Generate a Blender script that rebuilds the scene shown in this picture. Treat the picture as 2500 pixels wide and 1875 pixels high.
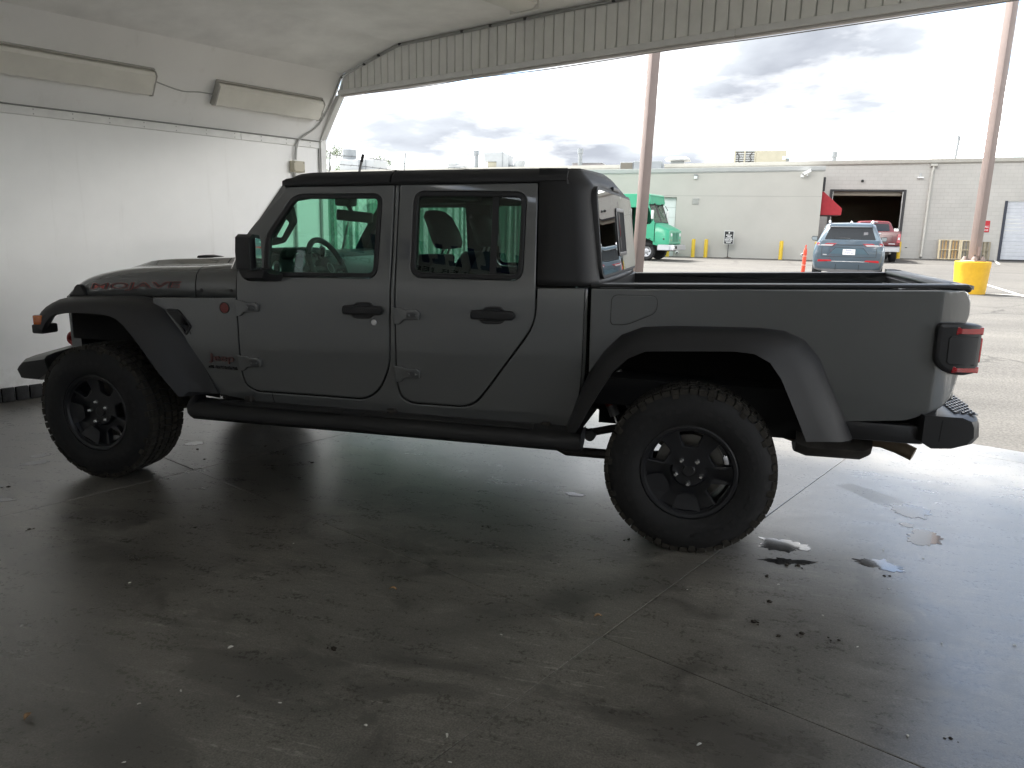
import bpy, bmesh, math, random
from mathutils import Vector, Matrix
from math import sin, cos, pi, radians, sqrt, atan2
random.seed(7)
for o in list(bpy.data.objects): bpy.data.objects.remove(o)
SC = bpy.context.scene
COL = SC.collection

# ------------------------------------------------------------------ camera
cam = bpy.data.cameras.new('camera'); CAM = bpy.data.objects.new('camera', cam); COL.objects.link(CAM)
cam.sensor_fit = 'HORIZONTAL'; cam.sensor_width = 36.0; cam.lens = 1850/2500*36; cam.clip_start = .05; cam.clip_end = 600
def cam_matrix(pos, pitch, roll, yaw):
    fwd = Vector((sin(yaw)*cos(pitch), cos(yaw)*cos(pitch), sin(pitch)))
    right = Vector((cos(yaw), -sin(yaw), 0)); up = right.cross(fwd)
    r2 = right*cos(roll)+up*sin(roll); u2 = up*cos(roll)-right*sin(roll)
    M = Matrix((r2, u2, -fwd)).transposed().to_4x4(); M.translation = pos
    return M
CAM.matrix_world = cam_matrix((3.6002, -3.5914, 1.5363), -.20063, .019863, -.27207)
SC.camera = CAM

# ------------------------------------------------------------------ sky: nishita + broken cloud
SUN_EL, SUN_AZ = radians(52), radians(-58)      # azimuth from +Y towards +X
world = bpy.data.worlds.new('World'); SC.world = world; world.use_nodes = True
nt = world.node_tree; nt.nodes.clear()
def N(t, kind, **kw):
    n = t.nodes.new(kind)
    for k, v in kw.items():
        if k in n.inputs: n.inputs[k].default_value = v
        else: setattr(n, k, v)
    return n
def L(t, a, b): t.links.new(a, b)
def math_n(t, op, a, b=None, clamp=False):
    n = t.nodes.new('ShaderNodeMath'); n.operation = op; n.use_clamp = clamp
    for i, v in enumerate((a, b)):
        if v is None: continue
        if isinstance(v, (int, float)): n.inputs[i].default_value = v
        else: t.links.new(v, n.inputs[i])
    return n.outputs[0]
def ramp(t, fac, stops, interp='LINEAR'):
    n = t.nodes.new('ShaderNodeValToRGB'); n.color_ramp.interpolation = interp
    cr = n.color_ramp
    while len(cr.elements) < len(stops): cr.elements.new(.5)
    for e, (p, c) in zip(cr.elements, stops):
        e.position = p; e.color = (c, c, c, 1) if isinstance(c, (int, float)) else (*c, 1)
    if fac is not None: t.links.new(fac, n.inputs[0])
    return n.outputs[0]
sky = N(nt, 'ShaderNodeTexSky', sky_type='NISHITA', sun_disc=False, sun_elevation=SUN_EL, sun_rotation=SUN_AZ)
bg1 = N(nt, 'ShaderNodeBackground', Strength=.05); L(nt, sky.outputs[0], bg1.inputs[0])
tc = nt.nodes.new('ShaderNodeTexCoord'); sep = nt.nodes.new('ShaderNodeSeparateXYZ'); L(nt, tc.outputs['Generated'], sep.inputs[0])
zz = math_n(nt, 'ADD', math_n(nt, 'MAXIMUM', sep.outputs[2], 0.0), .17)
cmb = nt.nodes.new('ShaderNodeCombineXYZ')
L(nt, math_n(nt, 'DIVIDE', sep.outputs[0], zz), cmb.inputs[0]); L(nt, math_n(nt, 'DIVIDE', sep.outputs[1], zz), cmb.inputs[1])
cmb.inputs[2].default_value = 3.7
n1 = N(nt, 'ShaderNodeTexNoise', Scale=1.5, Detail=9.0, Roughness=.54, Distortion=.1); L(nt, cmb.outputs[0], n1.inputs['Vector'])
mp = N(nt, 'ShaderNodeMapping'); mp.inputs['Location'].default_value = (7.4, 1.3, .4); L(nt, cmb.outputs[0], mp.inputs[0])
n2 = N(nt, 'ShaderNodeTexNoise', Scale=1.05, Detail=8.0, Roughness=.5, Distortion=.2); L(nt, mp.outputs[0], n2.inputs['Vector'])
cover = ramp(nt, n1.outputs[0], [(.385, 0), (.48, 1)], 'EASE')
ccol = ramp(nt, n2.outputs[0], [(.35, (1.75, 1.7, 1.62)), (.41, (.29, .288, .282)), (.462, (.112, .114, .117)), (.53, (.066, .070, .076)), (.64, (.044, .047, .053))])
edge = ramp(nt, n1.outputs[0], [(.44, 1), (.54, 0)])
mx = nt.nodes.new('ShaderNodeMix'); mx.data_type = 'RGBA'; L(nt, math_n(nt, 'MULTIPLY', edge, .32), mx.inputs[0]); L(nt, ccol, mx.inputs[6]); mx.inputs[7].default_value = (.21, .21, .208, 1)
bg2 = N(nt, 'ShaderNodeBackground', Strength=1.55); L(nt, mx.outputs[2], bg2.inputs[0])
ms = nt.nodes.new('ShaderNodeMixShader'); L(nt, cover, ms.inputs[0]); L(nt, bg1.outputs[0], ms.inputs[1]); L(nt, bg2.outputs[0], ms.inputs[2])
wo = nt.nodes.new('ShaderNodeOutputWorld'); L(nt, ms.outputs[0], wo.inputs[0])

# ------------------------------------------------------------------ sun behind thin cloud
sl = bpy.data.lights.new('sun', 'SUN'); SUN = bpy.data.objects.new('sun', sl); COL.objects.link(SUN)
sl.energy = 2.0; sl.angle = radians(9); sl.color = (1, .96, .9)
sd = Vector((sin(SUN_AZ)*cos(SUN_EL), cos(SUN_AZ)*cos(SUN_EL), sin(SUN_EL)))
SUN.rotation_euler = sd.to_track_quat('Z', 'Y').to_euler(); SUN.location = sd*40

SC.view_settings.view_transform = 'Standard'; SC.view_settings.look = 'None'
SC.view_settings.exposure = 3.15; SC.view_settings.gamma = 1; SC.view_settings.use_curve_mapping = False
SC.render.engine = 'CYCLES'; SC.cycles.max_bounces = 14; SC.cycles.diffuse_bounces = 6; SC.cycles.glossy_bounces = 5; SC.cycles.transparent_max_bounces = 24; SC.cycles.transmission_bounces = 6
SC.cycles.caustics_reflective = False; SC.cycles.caustics_refractive = False

# ------------------------------------------------------------------ materials
MATS = {}
def mat(name, col, rough=.5, metal=0., var=.0, vscale=4., bump=0., bscale=60., coat=0., spec=.5, rvar=0., emit=None, stretch=None, detail=6.):
    if name in MATS: return MATS[name]
    m = bpy.data.materials.new(name); m.use_nodes = True; t = m.node_tree; b = t.nodes['Principled BSDF']
    b.inputs['Base Color'].default_value = (*col, 1); b.inputs['Roughness'].default_value = rough; b.inputs['Metallic'].default_value = metal
    b.inputs['Specular IOR Level'].default_value = spec; b.inputs['Coat Weight'].default_value = coat; b.inputs['Coat Roughness'].default_value = .03; b.inputs['Coat IOR'].default_value = 1.7
    if var or bump or rvar:
        c = t.nodes.new('ShaderNodeTexCoord'); g = t.nodes.new('ShaderNodeNewGeometry'); src = g.outputs['Position']
        if stretch:
            mpn = t.nodes.new('ShaderNodeMapping'); mpn.inputs['Scale'].default_value = stretch; L(t, src, mpn.inputs[0]); src = mpn.outputs[0]
        n = N(t, 'ShaderNodeTexNoise', Scale=vscale, Detail=detail, Roughness=.6); L(t, src, n.inputs['Vector'])
        if var:
            lo = tuple(max(0, x*(1-var)) for x in col); hi = tuple(min(1, x*(1+var)) for x in col)
            L(t, ramp(t, n.outputs[0], [(.3, lo), (.7, hi)]), b.inputs['Base Color'])
        if rvar:
            L(t, ramp(t, n.outputs[0], [(.3, max(0.02, rough-rvar)), (.7, min(1, rough+rvar))]), b.inputs['Roughness'])
        if bump:
            n3 = N(t, 'ShaderNodeTexNoise', Scale=bscale, Detail=4.); L(t, src, n3.inputs['Vector'])
            bp = N(t, 'ShaderNodeBump', Strength=bump, Distance=.01); L(t, n3.outputs[0], bp.inputs['Height']); L(t, bp.outputs[0], b.inputs['Normal'])
    if emit: b.inputs['Emission Color'].default_value = (*emit[:3], 1); b.inputs['Emission Strength'].default_value = emit[3]
    MATS[name] = m
    return m
def glass(name, tint, rough=0.0, refl=1.5):
    if name in MATS: return MATS[name]
    m = bpy.data.materials.new(name); m.use_nodes = True; t = m.node_tree; t.nodes.clear()
    g = t.nodes.new('ShaderNodeNewGeometry'); f = t.nodes.new('ShaderNodeFresnel')
    ior = math_n(t, 'ADD', math_n(t, 'MULTIPLY', g.outputs['Backfacing'], 1/refl-refl), refl); L(t, ior, f.inputs[0])
    tr = t.nodes.new('ShaderNodeBsdfTransparent'); tr.inputs[0].default_value = (*tint, 1)
    gl = t.nodes.new('ShaderNodeBsdfGlossy'); gl.inputs['Roughness'].default_value = rough; gl.inputs[0].default_value = (1, 1, 1, 1)
    mxs = t.nodes.new('ShaderNodeMixShader'); L(t, f.outputs[0], mxs.inputs[0]); L(t, tr.outputs[0], mxs.inputs[1]); L(t, gl.outputs[0], mxs.inputs[2])
    o = t.nodes.new('ShaderNodeOutputMaterial'); L(t, mxs.outputs[0], o.inputs[0])
    MATS[name] = m
    return m

# ------------------------------------------------------------------ mesh helpers
def link(name, me, m=None, parent=None, smooth=35):
    o = bpy.data.objects.new(name, me); COL.objects.link(o)
    if m is not None: me.materials.append(m)
    if smooth:
        me.polygons.foreach_set('use_smooth', [True]*len(me.polygons)); me.set_sharp_from_angle(angle=radians(smooth))
    if parent is not None: attach(o, parent)
    return o
def attach(o, parent):
    o.parent = parent
    if parent.get('_w'): o.matrix_parent_inverse = Matrix.Translation(parent.location).inverted()
def from_bm(name, bm, m=None, parent=None, smooth=35, recalc=True):
    if recalc: bmesh.ops.recalc_face_normals(bm, faces=bm.faces[:])
    me = bpy.data.meshes.new(name); bm.to_mesh(me); bm.free()
    return link(name, me, m, parent, smooth)
def thing(name, label, cat, loc=(0, 0, 0), rz=0., group=None, worldparts=False):
    o = bpy.data.objects.new(name, None); COL.objects.link(o); o.location = loc; o.rotation_euler = (0, 0, rz); o.empty_display_size = .2
    tag(o, label, cat, group)
    if worldparts: o['_w'] = 1
    return o
def tag(o, label, cat, group=None):
    o['label'] = label; o['category'] = cat
    if group: o['group'] = group
    return o
def struct(o): o['kind'] = 'structure'; return o
def copy_tree(o, parent=None):
    c = o.copy(); COL.objects.link(c)
    if parent is not None:
        inv = o.matrix_parent_inverse.copy(); c.parent = parent; c.matrix_parent_inverse = inv
    for ch in list(o.children): copy_tree(ch, c)
    return c
def rnd(pts, r, seg=4):
    """round the corners of a polygon; r one radius or a list"""
    n = len(pts); out = []
    for i in range(n):
        ri = r[i] if isinstance(r, (list, tuple)) else r
        p = Vector(pts[i]); a = Vector(pts[i-1])-p; b = Vector(pts[(i+1) % n])-p
        if ri <= 0: out.append(tuple(p)); continue
        d = min(ri, a.length*.49, b.length*.49)
        s = p+a.normalized()*d; e = p+b.normalized()*d
        for k in range(seg+1):
            t = k/seg; out.append(tuple(s*(1-t)**2+p*2*t*(1-t)+e*t*t))
    return out
def densify(pts, mx):
    out = []; n = len(pts)
    for i in range(n):
        a = Vector(pts[i]); b = Vector(pts[(i+1) % n]); k = max(1, int(math.ceil((b-a).length/mx)))
        for j in range(k): out.append(tuple(a+(b-a)*j/k))
    return out
def clean(pts, e=1e-4):
    out = []
    for q in pts:
        if not out or (Vector(q)-Vector(out[-1])).length > e: out.append(q)
    if (Vector(out[0])-Vector(out[-1])).length < e: out.pop()
    return out
def area2(p): return sum(p[i-1][0]*p[i][1]-p[i][0]*p[i-1][1] for i in range(len(p)))
def inset(p, r):
    n = len(p); s = 1 if area2(p) > 0 else -1; out = []
    for i in range(n):
        a = Vector(p[i-1]); b = Vector(p[i]); c = Vector(p[(i+1) % n])
        d1 = (b-a).normalized(); d2 = (c-b).normalized()
        n1 = Vector((-d1.y, d1.x))*s; n2 = Vector((-d2.y, d2.x))*s
        m = n1+n2; k = m.length_squared
        m = m*(2/k) if k > .5 else n1
        out.append(tuple(b+m*r))
    return out
def slab(name, outer, f, d, m, parent=None, holes=(), r=.004, cuts=((), ()), mx=None, back=True, smooth=35):
    """solid sheet: polygon in (a,b), depth d along f(a,b,dep), rounded front edge, holes"""
    bm = bmesh.new()
    loops = [(clean(outer), 1)]+[(clean(h), -1) for h in holes]
    if mx: loops = [(densify(l, mx), s) for l, s in loops]
    rings = []
    for l, s in loops:
        if area2(l)*s < 0: l = l[::-1]
        prof = [(r+.003, 0), (r, 0), (.3*r, .3*r), (0, r), (0, d)] if r > 0 else [(0, 0), (0, d)]
        rr = []
        for ins, dep in prof:
            q = inset(l, ins*s) if ins else l
            if s < 0 and ins: q = inset(l, -ins)
            rr.append([(bm.verts.new((x, y, 0)), dep) for x, y in q])
        rings.append(rr)
    depth = {}
    for rr in rings:
        for ring in rr:
            for v, dep in ring: depth[v] = dep
        for A, B in zip(rr, rr[1:]):
            k = len(A)
            for i in range(k): bm.faces.new((A[i-1][0], A[i][0], B[i][0], B[i-1][0]))
    for idx in ((0, -1) if back else (0,)):
        es = []
        for rr in rings:
            ring = rr[idx]
            for i in range(len(ring)):
                e = bm.edges.get((ring[i-1][0], ring[i][0])) or bm.edges.new((ring[i-1][0], ring[i][0])); es.append(e)
        res = bmesh.ops.triangle_fill(bm, edges=es, use_beauty=True)
        fs = [g for g in res['geom'] if isinstance(g, bmesh.types.BMFace)]
        dd = rings[0][idx][0][1]
        for ax, vals in enumerate(cuts):
            for c in vals:
                geom = list({v for q in fs for v in q.verts})+list({e for q in fs for e in q.edges})+fs
                co = (c, 0, 0) if ax == 0 else (0, c, 0); no = (1, 0, 0) if ax == 0 else (0, 1, 0)
                rb = bmesh.ops.bisect_plane(bm, geom=geom, plane_co=co, plane_no=no, dist=1e-5)
                fs = [g for g in rb['geom'] if isinstance(g, bmesh.types.BMFace)]
                for g in rb['geom']:
                    if isinstance(g, bmesh.types.BMVert) and g not in depth: depth[g] = dd
                for v in bm.verts:
                    if v not in depth: depth[v] = dd
    for v in bm.verts: v.co = f(v.co.x, v.co.y, depth[v])
    return from_bm(name, bm, m, parent, smooth)
def loft(name, secs, m, parent=None, closed=True, caps=True, smooth=40, cyclic=False):
    bm = bmesh.new(); R = [[bm.verts.new(q) for q in s] for s in secs]; n = len(secs[0])
    pairs = list(zip(R, R[1:]))+([(R[-1], R[0])] if cyclic else [])
    for A, B in pairs:
        for i in range(0 if closed else 1, n):
            try: bm.faces.new((A[i-1], A[i], B[i], B[i-1]))
            except ValueError: pass
    if caps and closed and not cyclic:
        bm.faces.new(R[0]); bm.faces.new(R[-1][::-1])
    bmesh.ops.remove_doubles(bm, verts=bm.verts[:], dist=1e-5)
    return from_bm(name, bm, m, parent, smooth)
def tube_bm(bm, path, r, n=8, caps=True):
    path = [Vector(q) for q in path]; rings = []
    up = None
    for i, q in enumerate(path):
        t = ((path[i+1]-q) if i == 0 else (q-path[i-1]) if i == len(path)-1 else (path[i+1]-path[i-1])).normalized()
        if up is None: up = Vector((0, 0, 1)) if abs(t.z) < .9 else Vector((1, 0, 0))
        s = t.cross(up).normalized(); up = s.cross(t).normalized()
        ri = r[i] if isinstance(r, (list, tuple)) else r
        rings.append([bm.verts.new(q+(s*cos(2*pi*k/n)+up*sin(2*pi*k/n))*ri) for k in range(n)])
    for A, B in zip(rings, rings[1:]):
        for k in range(n): bm.faces.new((A[k-1], A[k], B[k], B[k-1]))
    if caps: bm.faces.new(rings[0][::-1]); bm.faces.new(rings[-1])
def tube(name, path, r, m, parent=None, n=8, smooth=40):
    bm = bmesh.new(); tube_bm(bm, path, r, n); return from_bm(name, bm, m, parent, smooth)
def smooth_path(pts, k=4):
    pts = [Vector(q) for q in pts]; out = []
    P = [pts[0]*2-pts[1]]+pts+[pts[-1]*2-pts[-2]]
    for i in range(1, len(P)-2):
        for j in range(k):
            t = j/k; a, b, c, d = P[i-1:i+3]
            out.append(.5*((2*b)+(c-a)*t+(2*a-5*b+4*c-d)*t*t+(3*b-a-3*c+d)*t**3))
    out.append(pts[-1]); return out
def lathe_bm(bm, prof, n, f):
    """prof list of (r,h); f(x,y,h)->co"""
    rings = []
    for r, h in prof:
        rings.append([bm.verts.new(f(r*cos(2*pi*k/n), r*sin(2*pi*k/n), h)) for k in range(n)] if r > 1e-5 else [bm.verts.new(f(0, 0, h))])
    for A, B in zip(rings, rings[1:]):
        for k in range(n):
            if len(A) == 1 and len(B) == 1: continue
            if len(A) == 1: bm.faces.new((A[0], B[k], B[k-1]))
            elif len(B) == 1: bm.faces.new((A[k-1], A[k], B[0]))
            else: bm.faces.new((A[k-1], A[k], B[k], B[k-1]))
def lathe(name, prof, m, parent=None, n=32, f=lambda x, y, h: (x, y, h), smooth=35):
    bm = bmesh.new(); lathe_bm(bm, prof, n, f); return from_bm(name, bm, m, parent, smooth)
def box_bm(bm, c, s, bev=0., seg=2, M=None):
    res = bmesh.ops.create_cube(bm, size=1); vs = res['verts']
    for v in vs: v.co = Vector((c[0]+v.co.x*s[0], c[1]+v.co.y*s[1], c[2]+v.co.z*s[2]))
    if bev:
        es = list({e for v in vs for e in v.link_edges})
        rb = bmesh.ops.bevel(bm, geom=es, offset=bev, segments=seg, affect='EDGES', profile=.5)
        vs = list({v for fc in rb['faces'] for v in fc.verts} | {v for v in vs if v.is_valid})
    if M is not None:
        for v in vs: v.co = M @ v.co
    return vs
def box(name, c, s, m, parent=None, bev=0., seg=2, M=None, smooth=35):
    bm = bmesh.new(); box_bm(bm, c, s, bev, seg, M); return from_bm(name, bm, m, parent, smooth)
def bx(name, x0, x1, y0, y1, z0, z1, m, parent=None, bev=0., seg=2, M=None):
    return box(name, ((x0+x1)/2, (y0+y1)/2, (z0+z1)/2), (abs(x1-x0), abs(y1-y0), abs(z1-z0)), m, parent, bev, seg, M)
def origin_to(o, p):
    p = Vector(p); o.data.transform(Matrix.Translation(-p)); o.location = p; return o
_tc = {}
def text_poly(s, ext=.0, off=0., shear=0.):
    cu = bpy.data.curves.new('txt', 'FONT'); cu.body = s; cu.extrude = ext; cu.offset = off; cu.shear = shear; cu.resolution_u = 3
    ob = bpy.data.objects.new('txt', cu); COL.objects.link(ob)
    dg = bpy.context.evaluated_depsgraph_get(); me = bpy.data.meshes.new_from_object(ob.evaluated_get(dg))
    bpy.data.objects.remove(ob); bpy.data.curves.remove(cu)
    return me
def text(name, s, f, w, h, m, parent=None, ext=.02, off=0., shear=0., ref=None):
    """text fitted to a w x h box; f(a,b,dep)->co, a 0..w, b 0..h, dep<0 proud"""
    me = text_poly(s, ext, off, shear)
    xs = [v.co.x for v in me.vertices]; ysv = [v.co.y for v in me.vertices]
    bb = ref or (min(xs), max(xs), min(ysv), max(ysv))
    for v in me.vertices:
        v.co = f((v.co.x-bb[0])/(bb[1]-bb[0])*w, (v.co.y-bb[2])/(bb[3]-bb[2])*h, v.co.z)
    me.materials.clear(); o = link(name, me, m, parent, 0); o['_bb'] = bb
    return o
# ================================================================== SETTING
BA = -.408428
FX = Vector((cos(BA), sin(BA), 0)); WY = Vector((-sin(BA), cos(BA), 0)); ZV = Vector((0, 0, 1))
def B(u, v, z=0.): return FX*u+WY*v+ZV*z
MB = Matrix.Rotation(BA, 4, 'Z')                      # shelter frame (u,v,z) -> world
SLP = .0115
def gz(y): return SLP*max(0., y-6)-.02 if y > 6 else -.02

# asphalt -----------------------------------------------------------------
def asphalt_mat():
    m = bpy.data.materials.new('asphalt'); m.use_nodes = True; t = m.node_tree; b = t.nodes['Principled BSDF']
    g = t.nodes.new('ShaderNodeNewGeometry')
    mpn = t.nodes.new('ShaderNodeMapping'); mpn.inputs['Scale'].default_value = (.25, 1, 1); L(t, g.outputs['Position'], mpn.inputs[0])
    a = N(t, 'ShaderNodeTexNoise', Scale=.55, Detail=8., Roughness=.65); L(t, mpn.outputs[0], a.inputs['Vector'])
    s = N(t, 'ShaderNodeTexNoise', Scale=45., Detail=3.); L(t, g.outputs['Position'], s.inputs['Vector'])
    v = N(t, 'ShaderNodeTexVoronoi', Scale=70.); L(t, g.outputs['Position'], v.inputs['Vector'])
    c1 = ramp(t, a.outputs[0], [(.3, (.066, .063, .058)), (.5, (.094, .090, .083)), (.68, (.122, .117, .106))])
    c2 = ramp(t, s.outputs[0], [(.35, .62), (.65, 1.25)])
    mu = t.nodes.new('ShaderNodeMix'); mu.data_type = 'RGBA'; mu.blend_type = 'MULTIPLY'; mu.inputs[0].default_value = 1
    L(t, c1, mu.inputs[6]); L(t, c2, mu.inputs[7])
    wn = N(t, 'ShaderNodeTexNoise', Scale=.9, Detail=5.); L(t, g.outputs['Position'], wn.inputs['Vector'])
    wv = t.nodes.new('ShaderNodeVectorMath'); wv.operation = 'MULTIPLY_ADD'; L(t, wn.outputs['Color'], wv.inputs[0]); wv.inputs[1].default_value = (1.6, 1.6, 0); L(t, g.outputs['Position'], wv.inputs[2])
    cv = N(t, 'ShaderNodeTexVoronoi', feature='DISTANCE_TO_EDGE', Scale=.22); L(t, wv.outputs[0], cv.inputs['Vector'])
    mc = t.nodes.new('ShaderNodeMix'); mc.data_type = 'RGBA'; mc.blend_type = 'MULTIPLY'; mc.inputs[0].default_value = 1; L(t, mu.outputs[2], mc.inputs[6]); L(t, ramp(t, cv.outputs[0], [(.002, .5), (.010, 1)]), mc.inputs[7])
    L(t, mc.outputs[2], b.inputs['Base Color'])
    b.inputs['Roughness'].default_value = .85
    bp = N(t, 'ShaderNodeBump', Strength=.6, Distance=.006); L(t, v.outputs[0], bp.inputs['Height']); L(t, bp.outputs[0], b.inputs['Normal'])
    return m
ys_ = [-250, 6, 12, 20, 30, 38, 46, 60, 320]; xs_ = [-300, -60, -20, 0, 20, 60, 300]
def gzz(y): return gz(min(y, 60))
vv = [(x, y, gzz(y)) for y in ys_ for x in xs_]; nx = len(xs_)
ff = [(j*nx+i, j*nx+i+1, (j+1)*nx+i+1, (j+1)*nx+i) for j in range(len(ys_)-1) for i in range(nx-1)]
me = bpy.data.meshes.new('ground'); me.from_pydata(vv, [], ff); ground = struct(link('ground', me, asphalt_mat()))

# concrete floor ------------------------------------------------------------
def floor_mat():
    m = bpy.data.materials.new('sealed_concrete'); m.use_nodes = True; t = m.node_tree; b = t.nodes['Principled BSDF']
    g = t.nodes.new('ShaderNodeNewGeometry'); P = g.outputs['Position']
    def noise(sc, det=8., ro=.6, st=(1, 1, 1), rot=0., dist=0.):
        mm = t.nodes.new('ShaderNodeMapping'); mm.inputs['Scale'].default_value = st; mm.inputs['Rotation'].default_value = (0, 0, rot); L(t, P, mm.inputs[0])
        n = N(t, 'ShaderNodeTexNoise', Scale=sc, Detail=det, Roughness=ro, Distortion=dist); L(t, mm.outputs[0], n.inputs['Vector']); return n.outputs[0]
    big = noise(.9, 9., .62, dist=.4); mid = noise(4.5, 9., .7, (1, 2.2, 1), .4); fine = noise(48, 6., .7); scr = noise(9, 8., .7, (.35, 5, 1), .25, .6)
    base = ramp(t, big, [(.28, (.088, .083, .073)), (.5, (.130, .122, .106)), (.72, (.180, .169, .146))])
    k = ramp(t, math_n(t, 'ADD', math_n(t, 'MULTIPLY', mid, .6), math_n(t, 'MULTIPLY', fine, .4)), [(.34, .70), (.5, 1.0), (.64, 1.45)])
    mu = t.nodes.new('ShaderNodeMix'); mu.data_type = 'RGBA'; mu.blend_type = 'MULTIPLY'; mu.inputs[0].default_value = 1; L(t, base, mu.inputs[6]); L(t, k, mu.inputs[7])
    # pale scuffs and mineral bloom
    scr2 = noise(3.2, 10., .75, (.5, 3.2, 1), -.5, .8)
    sc = math_n(t, 'MULTIPLY', ramp(t, scr, [(.57, 0), (.66, 1)]), ramp(t, fine, [(.42, 0), (.58, 1)]))
    sc = math_n(t, 'MULTIPLY', sc, ramp(t, big, [(.42, 0), (.56, 1)]))
    sc = math_n(t, 'ADD', sc, math_n(t, 'MULTIPLY', ramp(t, scr2, [(.60, 0), (.70, .8)]), ramp(t, fine, [(.45, 0), (.56, 1)])), True)
    grain = noise(150, 3., .6); gr = t.nodes.new('ShaderNodeMix'); gr.data_type = 'RGBA'; gr.blend_type = 'MULTIPLY'; gr.inputs[0].default_value = 1; L(t, mu.outputs[2], gr.inputs[6]); L(t, ramp(t, grain, [(.36, .66), (.5, 1.), (.64, 1.42)]), gr.inputs[7]); mu = gr
    m2 = t.nodes.new('ShaderNodeMix'); m2.data_type = 'RGBA'; L(t, math_n(t, 'MULTIPLY', sc, .8), m2.inputs[0]); L(t, mu.outputs[2], m2.inputs[6]); m2.inputs[7].default_value = (.40, .38, .335, 1)
    # broad dark damp and oil stains
    st = noise(1.7, 7., .65, (1, 1.6, 1), .9, .9); st2 = ramp(t, st, [(.53, 0), (.60, .55), (.72, .75)])
    m4 = t.nodes.new('ShaderNodeMix'); m4.data_type = 'RGBA'; L(t, st2, m4.inputs[0]); L(t, m2.outputs[2], m4.inputs[6]); m4.inputs[7].default_value = (.060, .056, .049, 1); m2 = m4
    # tyre tracks: wide dark arcs swept round two far centres
    for cx, cy, r0 in ((9.5, -7.2, 7.6), (9.5, -7.2, 9.2), (-3.5, -9.0, 8.9)):
        vs_ = t.nodes.new('ShaderNodeVectorMath'); vs_.operation = 'DISTANCE'; L(t, P, vs_.inputs[0]); vs_.inputs[1].default_value = (cx, cy, 0)
        dd = math_n(t, 'ABSOLUTE', math_n(t, 'SUBTRACT', vs_.outputs['Value'], r0))
        tr_ = math_n(t, 'MULTIPLY', ramp(t, math_n(t, 'ADD', dd, math_n(t, 'MULTIPLY', mid, .06)), [(.06, 1), (.20, 0)]), ramp(t, math_n(t, 'ADD', math_n(t, 'MULTIPLY', big, .5), math_n(t, 'MULTIPLY', mid, .5)), [(.40, .05), (.58, .42)]))
        m5 = t.nodes.new('ShaderNodeMix'); m5.data_type = 'RGBA'; L(t, tr_, m5.inputs[0]); L(t, m2.outputs[2], m5.inputs[6]); m5.inputs[7].default_value = (.040, .038, .035, 1); m2 = m5
    # dark oil freckles
    sp = N(t, 'ShaderNodeTexVoronoi', Scale=5.5); L(t, P, sp.inputs['Vector'])
    dk = ramp(t, sp.outputs['Distance'], [(.02, 1), (.06, 0)])
    m3 = t.nodes.new('ShaderNodeMix'); m3.data_type = 'RGBA'; L(t, math_n(t, 'MULTIPLY', dk, .7), m3.inputs[0]); L(t, m2.outputs[2], m3.inputs[6]); m3.inputs[7].default_value = (.02, .019, .017, 1)
    L(t, m3.outputs[2], b.inputs['Base Color'])
    rr = math_n(t, 'ADD', math_n(t, 'MULTIPLY', mid, .22), math_n(t, 'MULTIPLY', big, .30))
    L(t, math_n(t, 'ADD', rr, .06), b.inputs['Roughness'])
    b.inputs['Specular IOR Level'].default_value = .5; b.inputs['Coat Weight'].default_value = .8; b.inputs['Coat IOR'].default_value = 1.55
    L(t, ramp(t, math_n(t, 'ADD', math_n(t, 'MULTIPLY', mid, .5), math_n(t, 'MULTIPLY', fine, .5)), [(.3, .22), (.5, .30), (.7, .41)]), b.inputs['Coat Roughness'])
    hh = math_n(t, 'ADD', math_n(t, 'MULTIPLY', fine, .5), mid)
    bp = N(t, 'ShaderNodeBump', Strength=.35, Distance=.004); L(t, hh, bp.inputs['Height']); L(t, bp.outputs[0], b.inputs['Normal'])
    return m
FM = floor_mat()
fl = struct(bx('floor', -2.75, 9.5, -3.25, 4.72, -.16, -.0035, mat('joint_grout', (.17, .16, .145), .9, var=.3, vscale=20), M=MB))
for (u0, u1) in ((-2.75, .27), (.27, 3.33), (3.33, 6.4), (6.4, 9.5)):
    for (v0, v1) in ((-3.25, .45), (.45, 4.38), (4.38, 4.72)):
        q = slab('concrete_panel', [(u0+.002, v0+.002), (u1-.002, v0+.002), (u1-.002, v1-.002), (u0+.002, v1-.002)], lambda a, b, d: B(a, b, -d), .05, FM, fl, r=.002)

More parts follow.
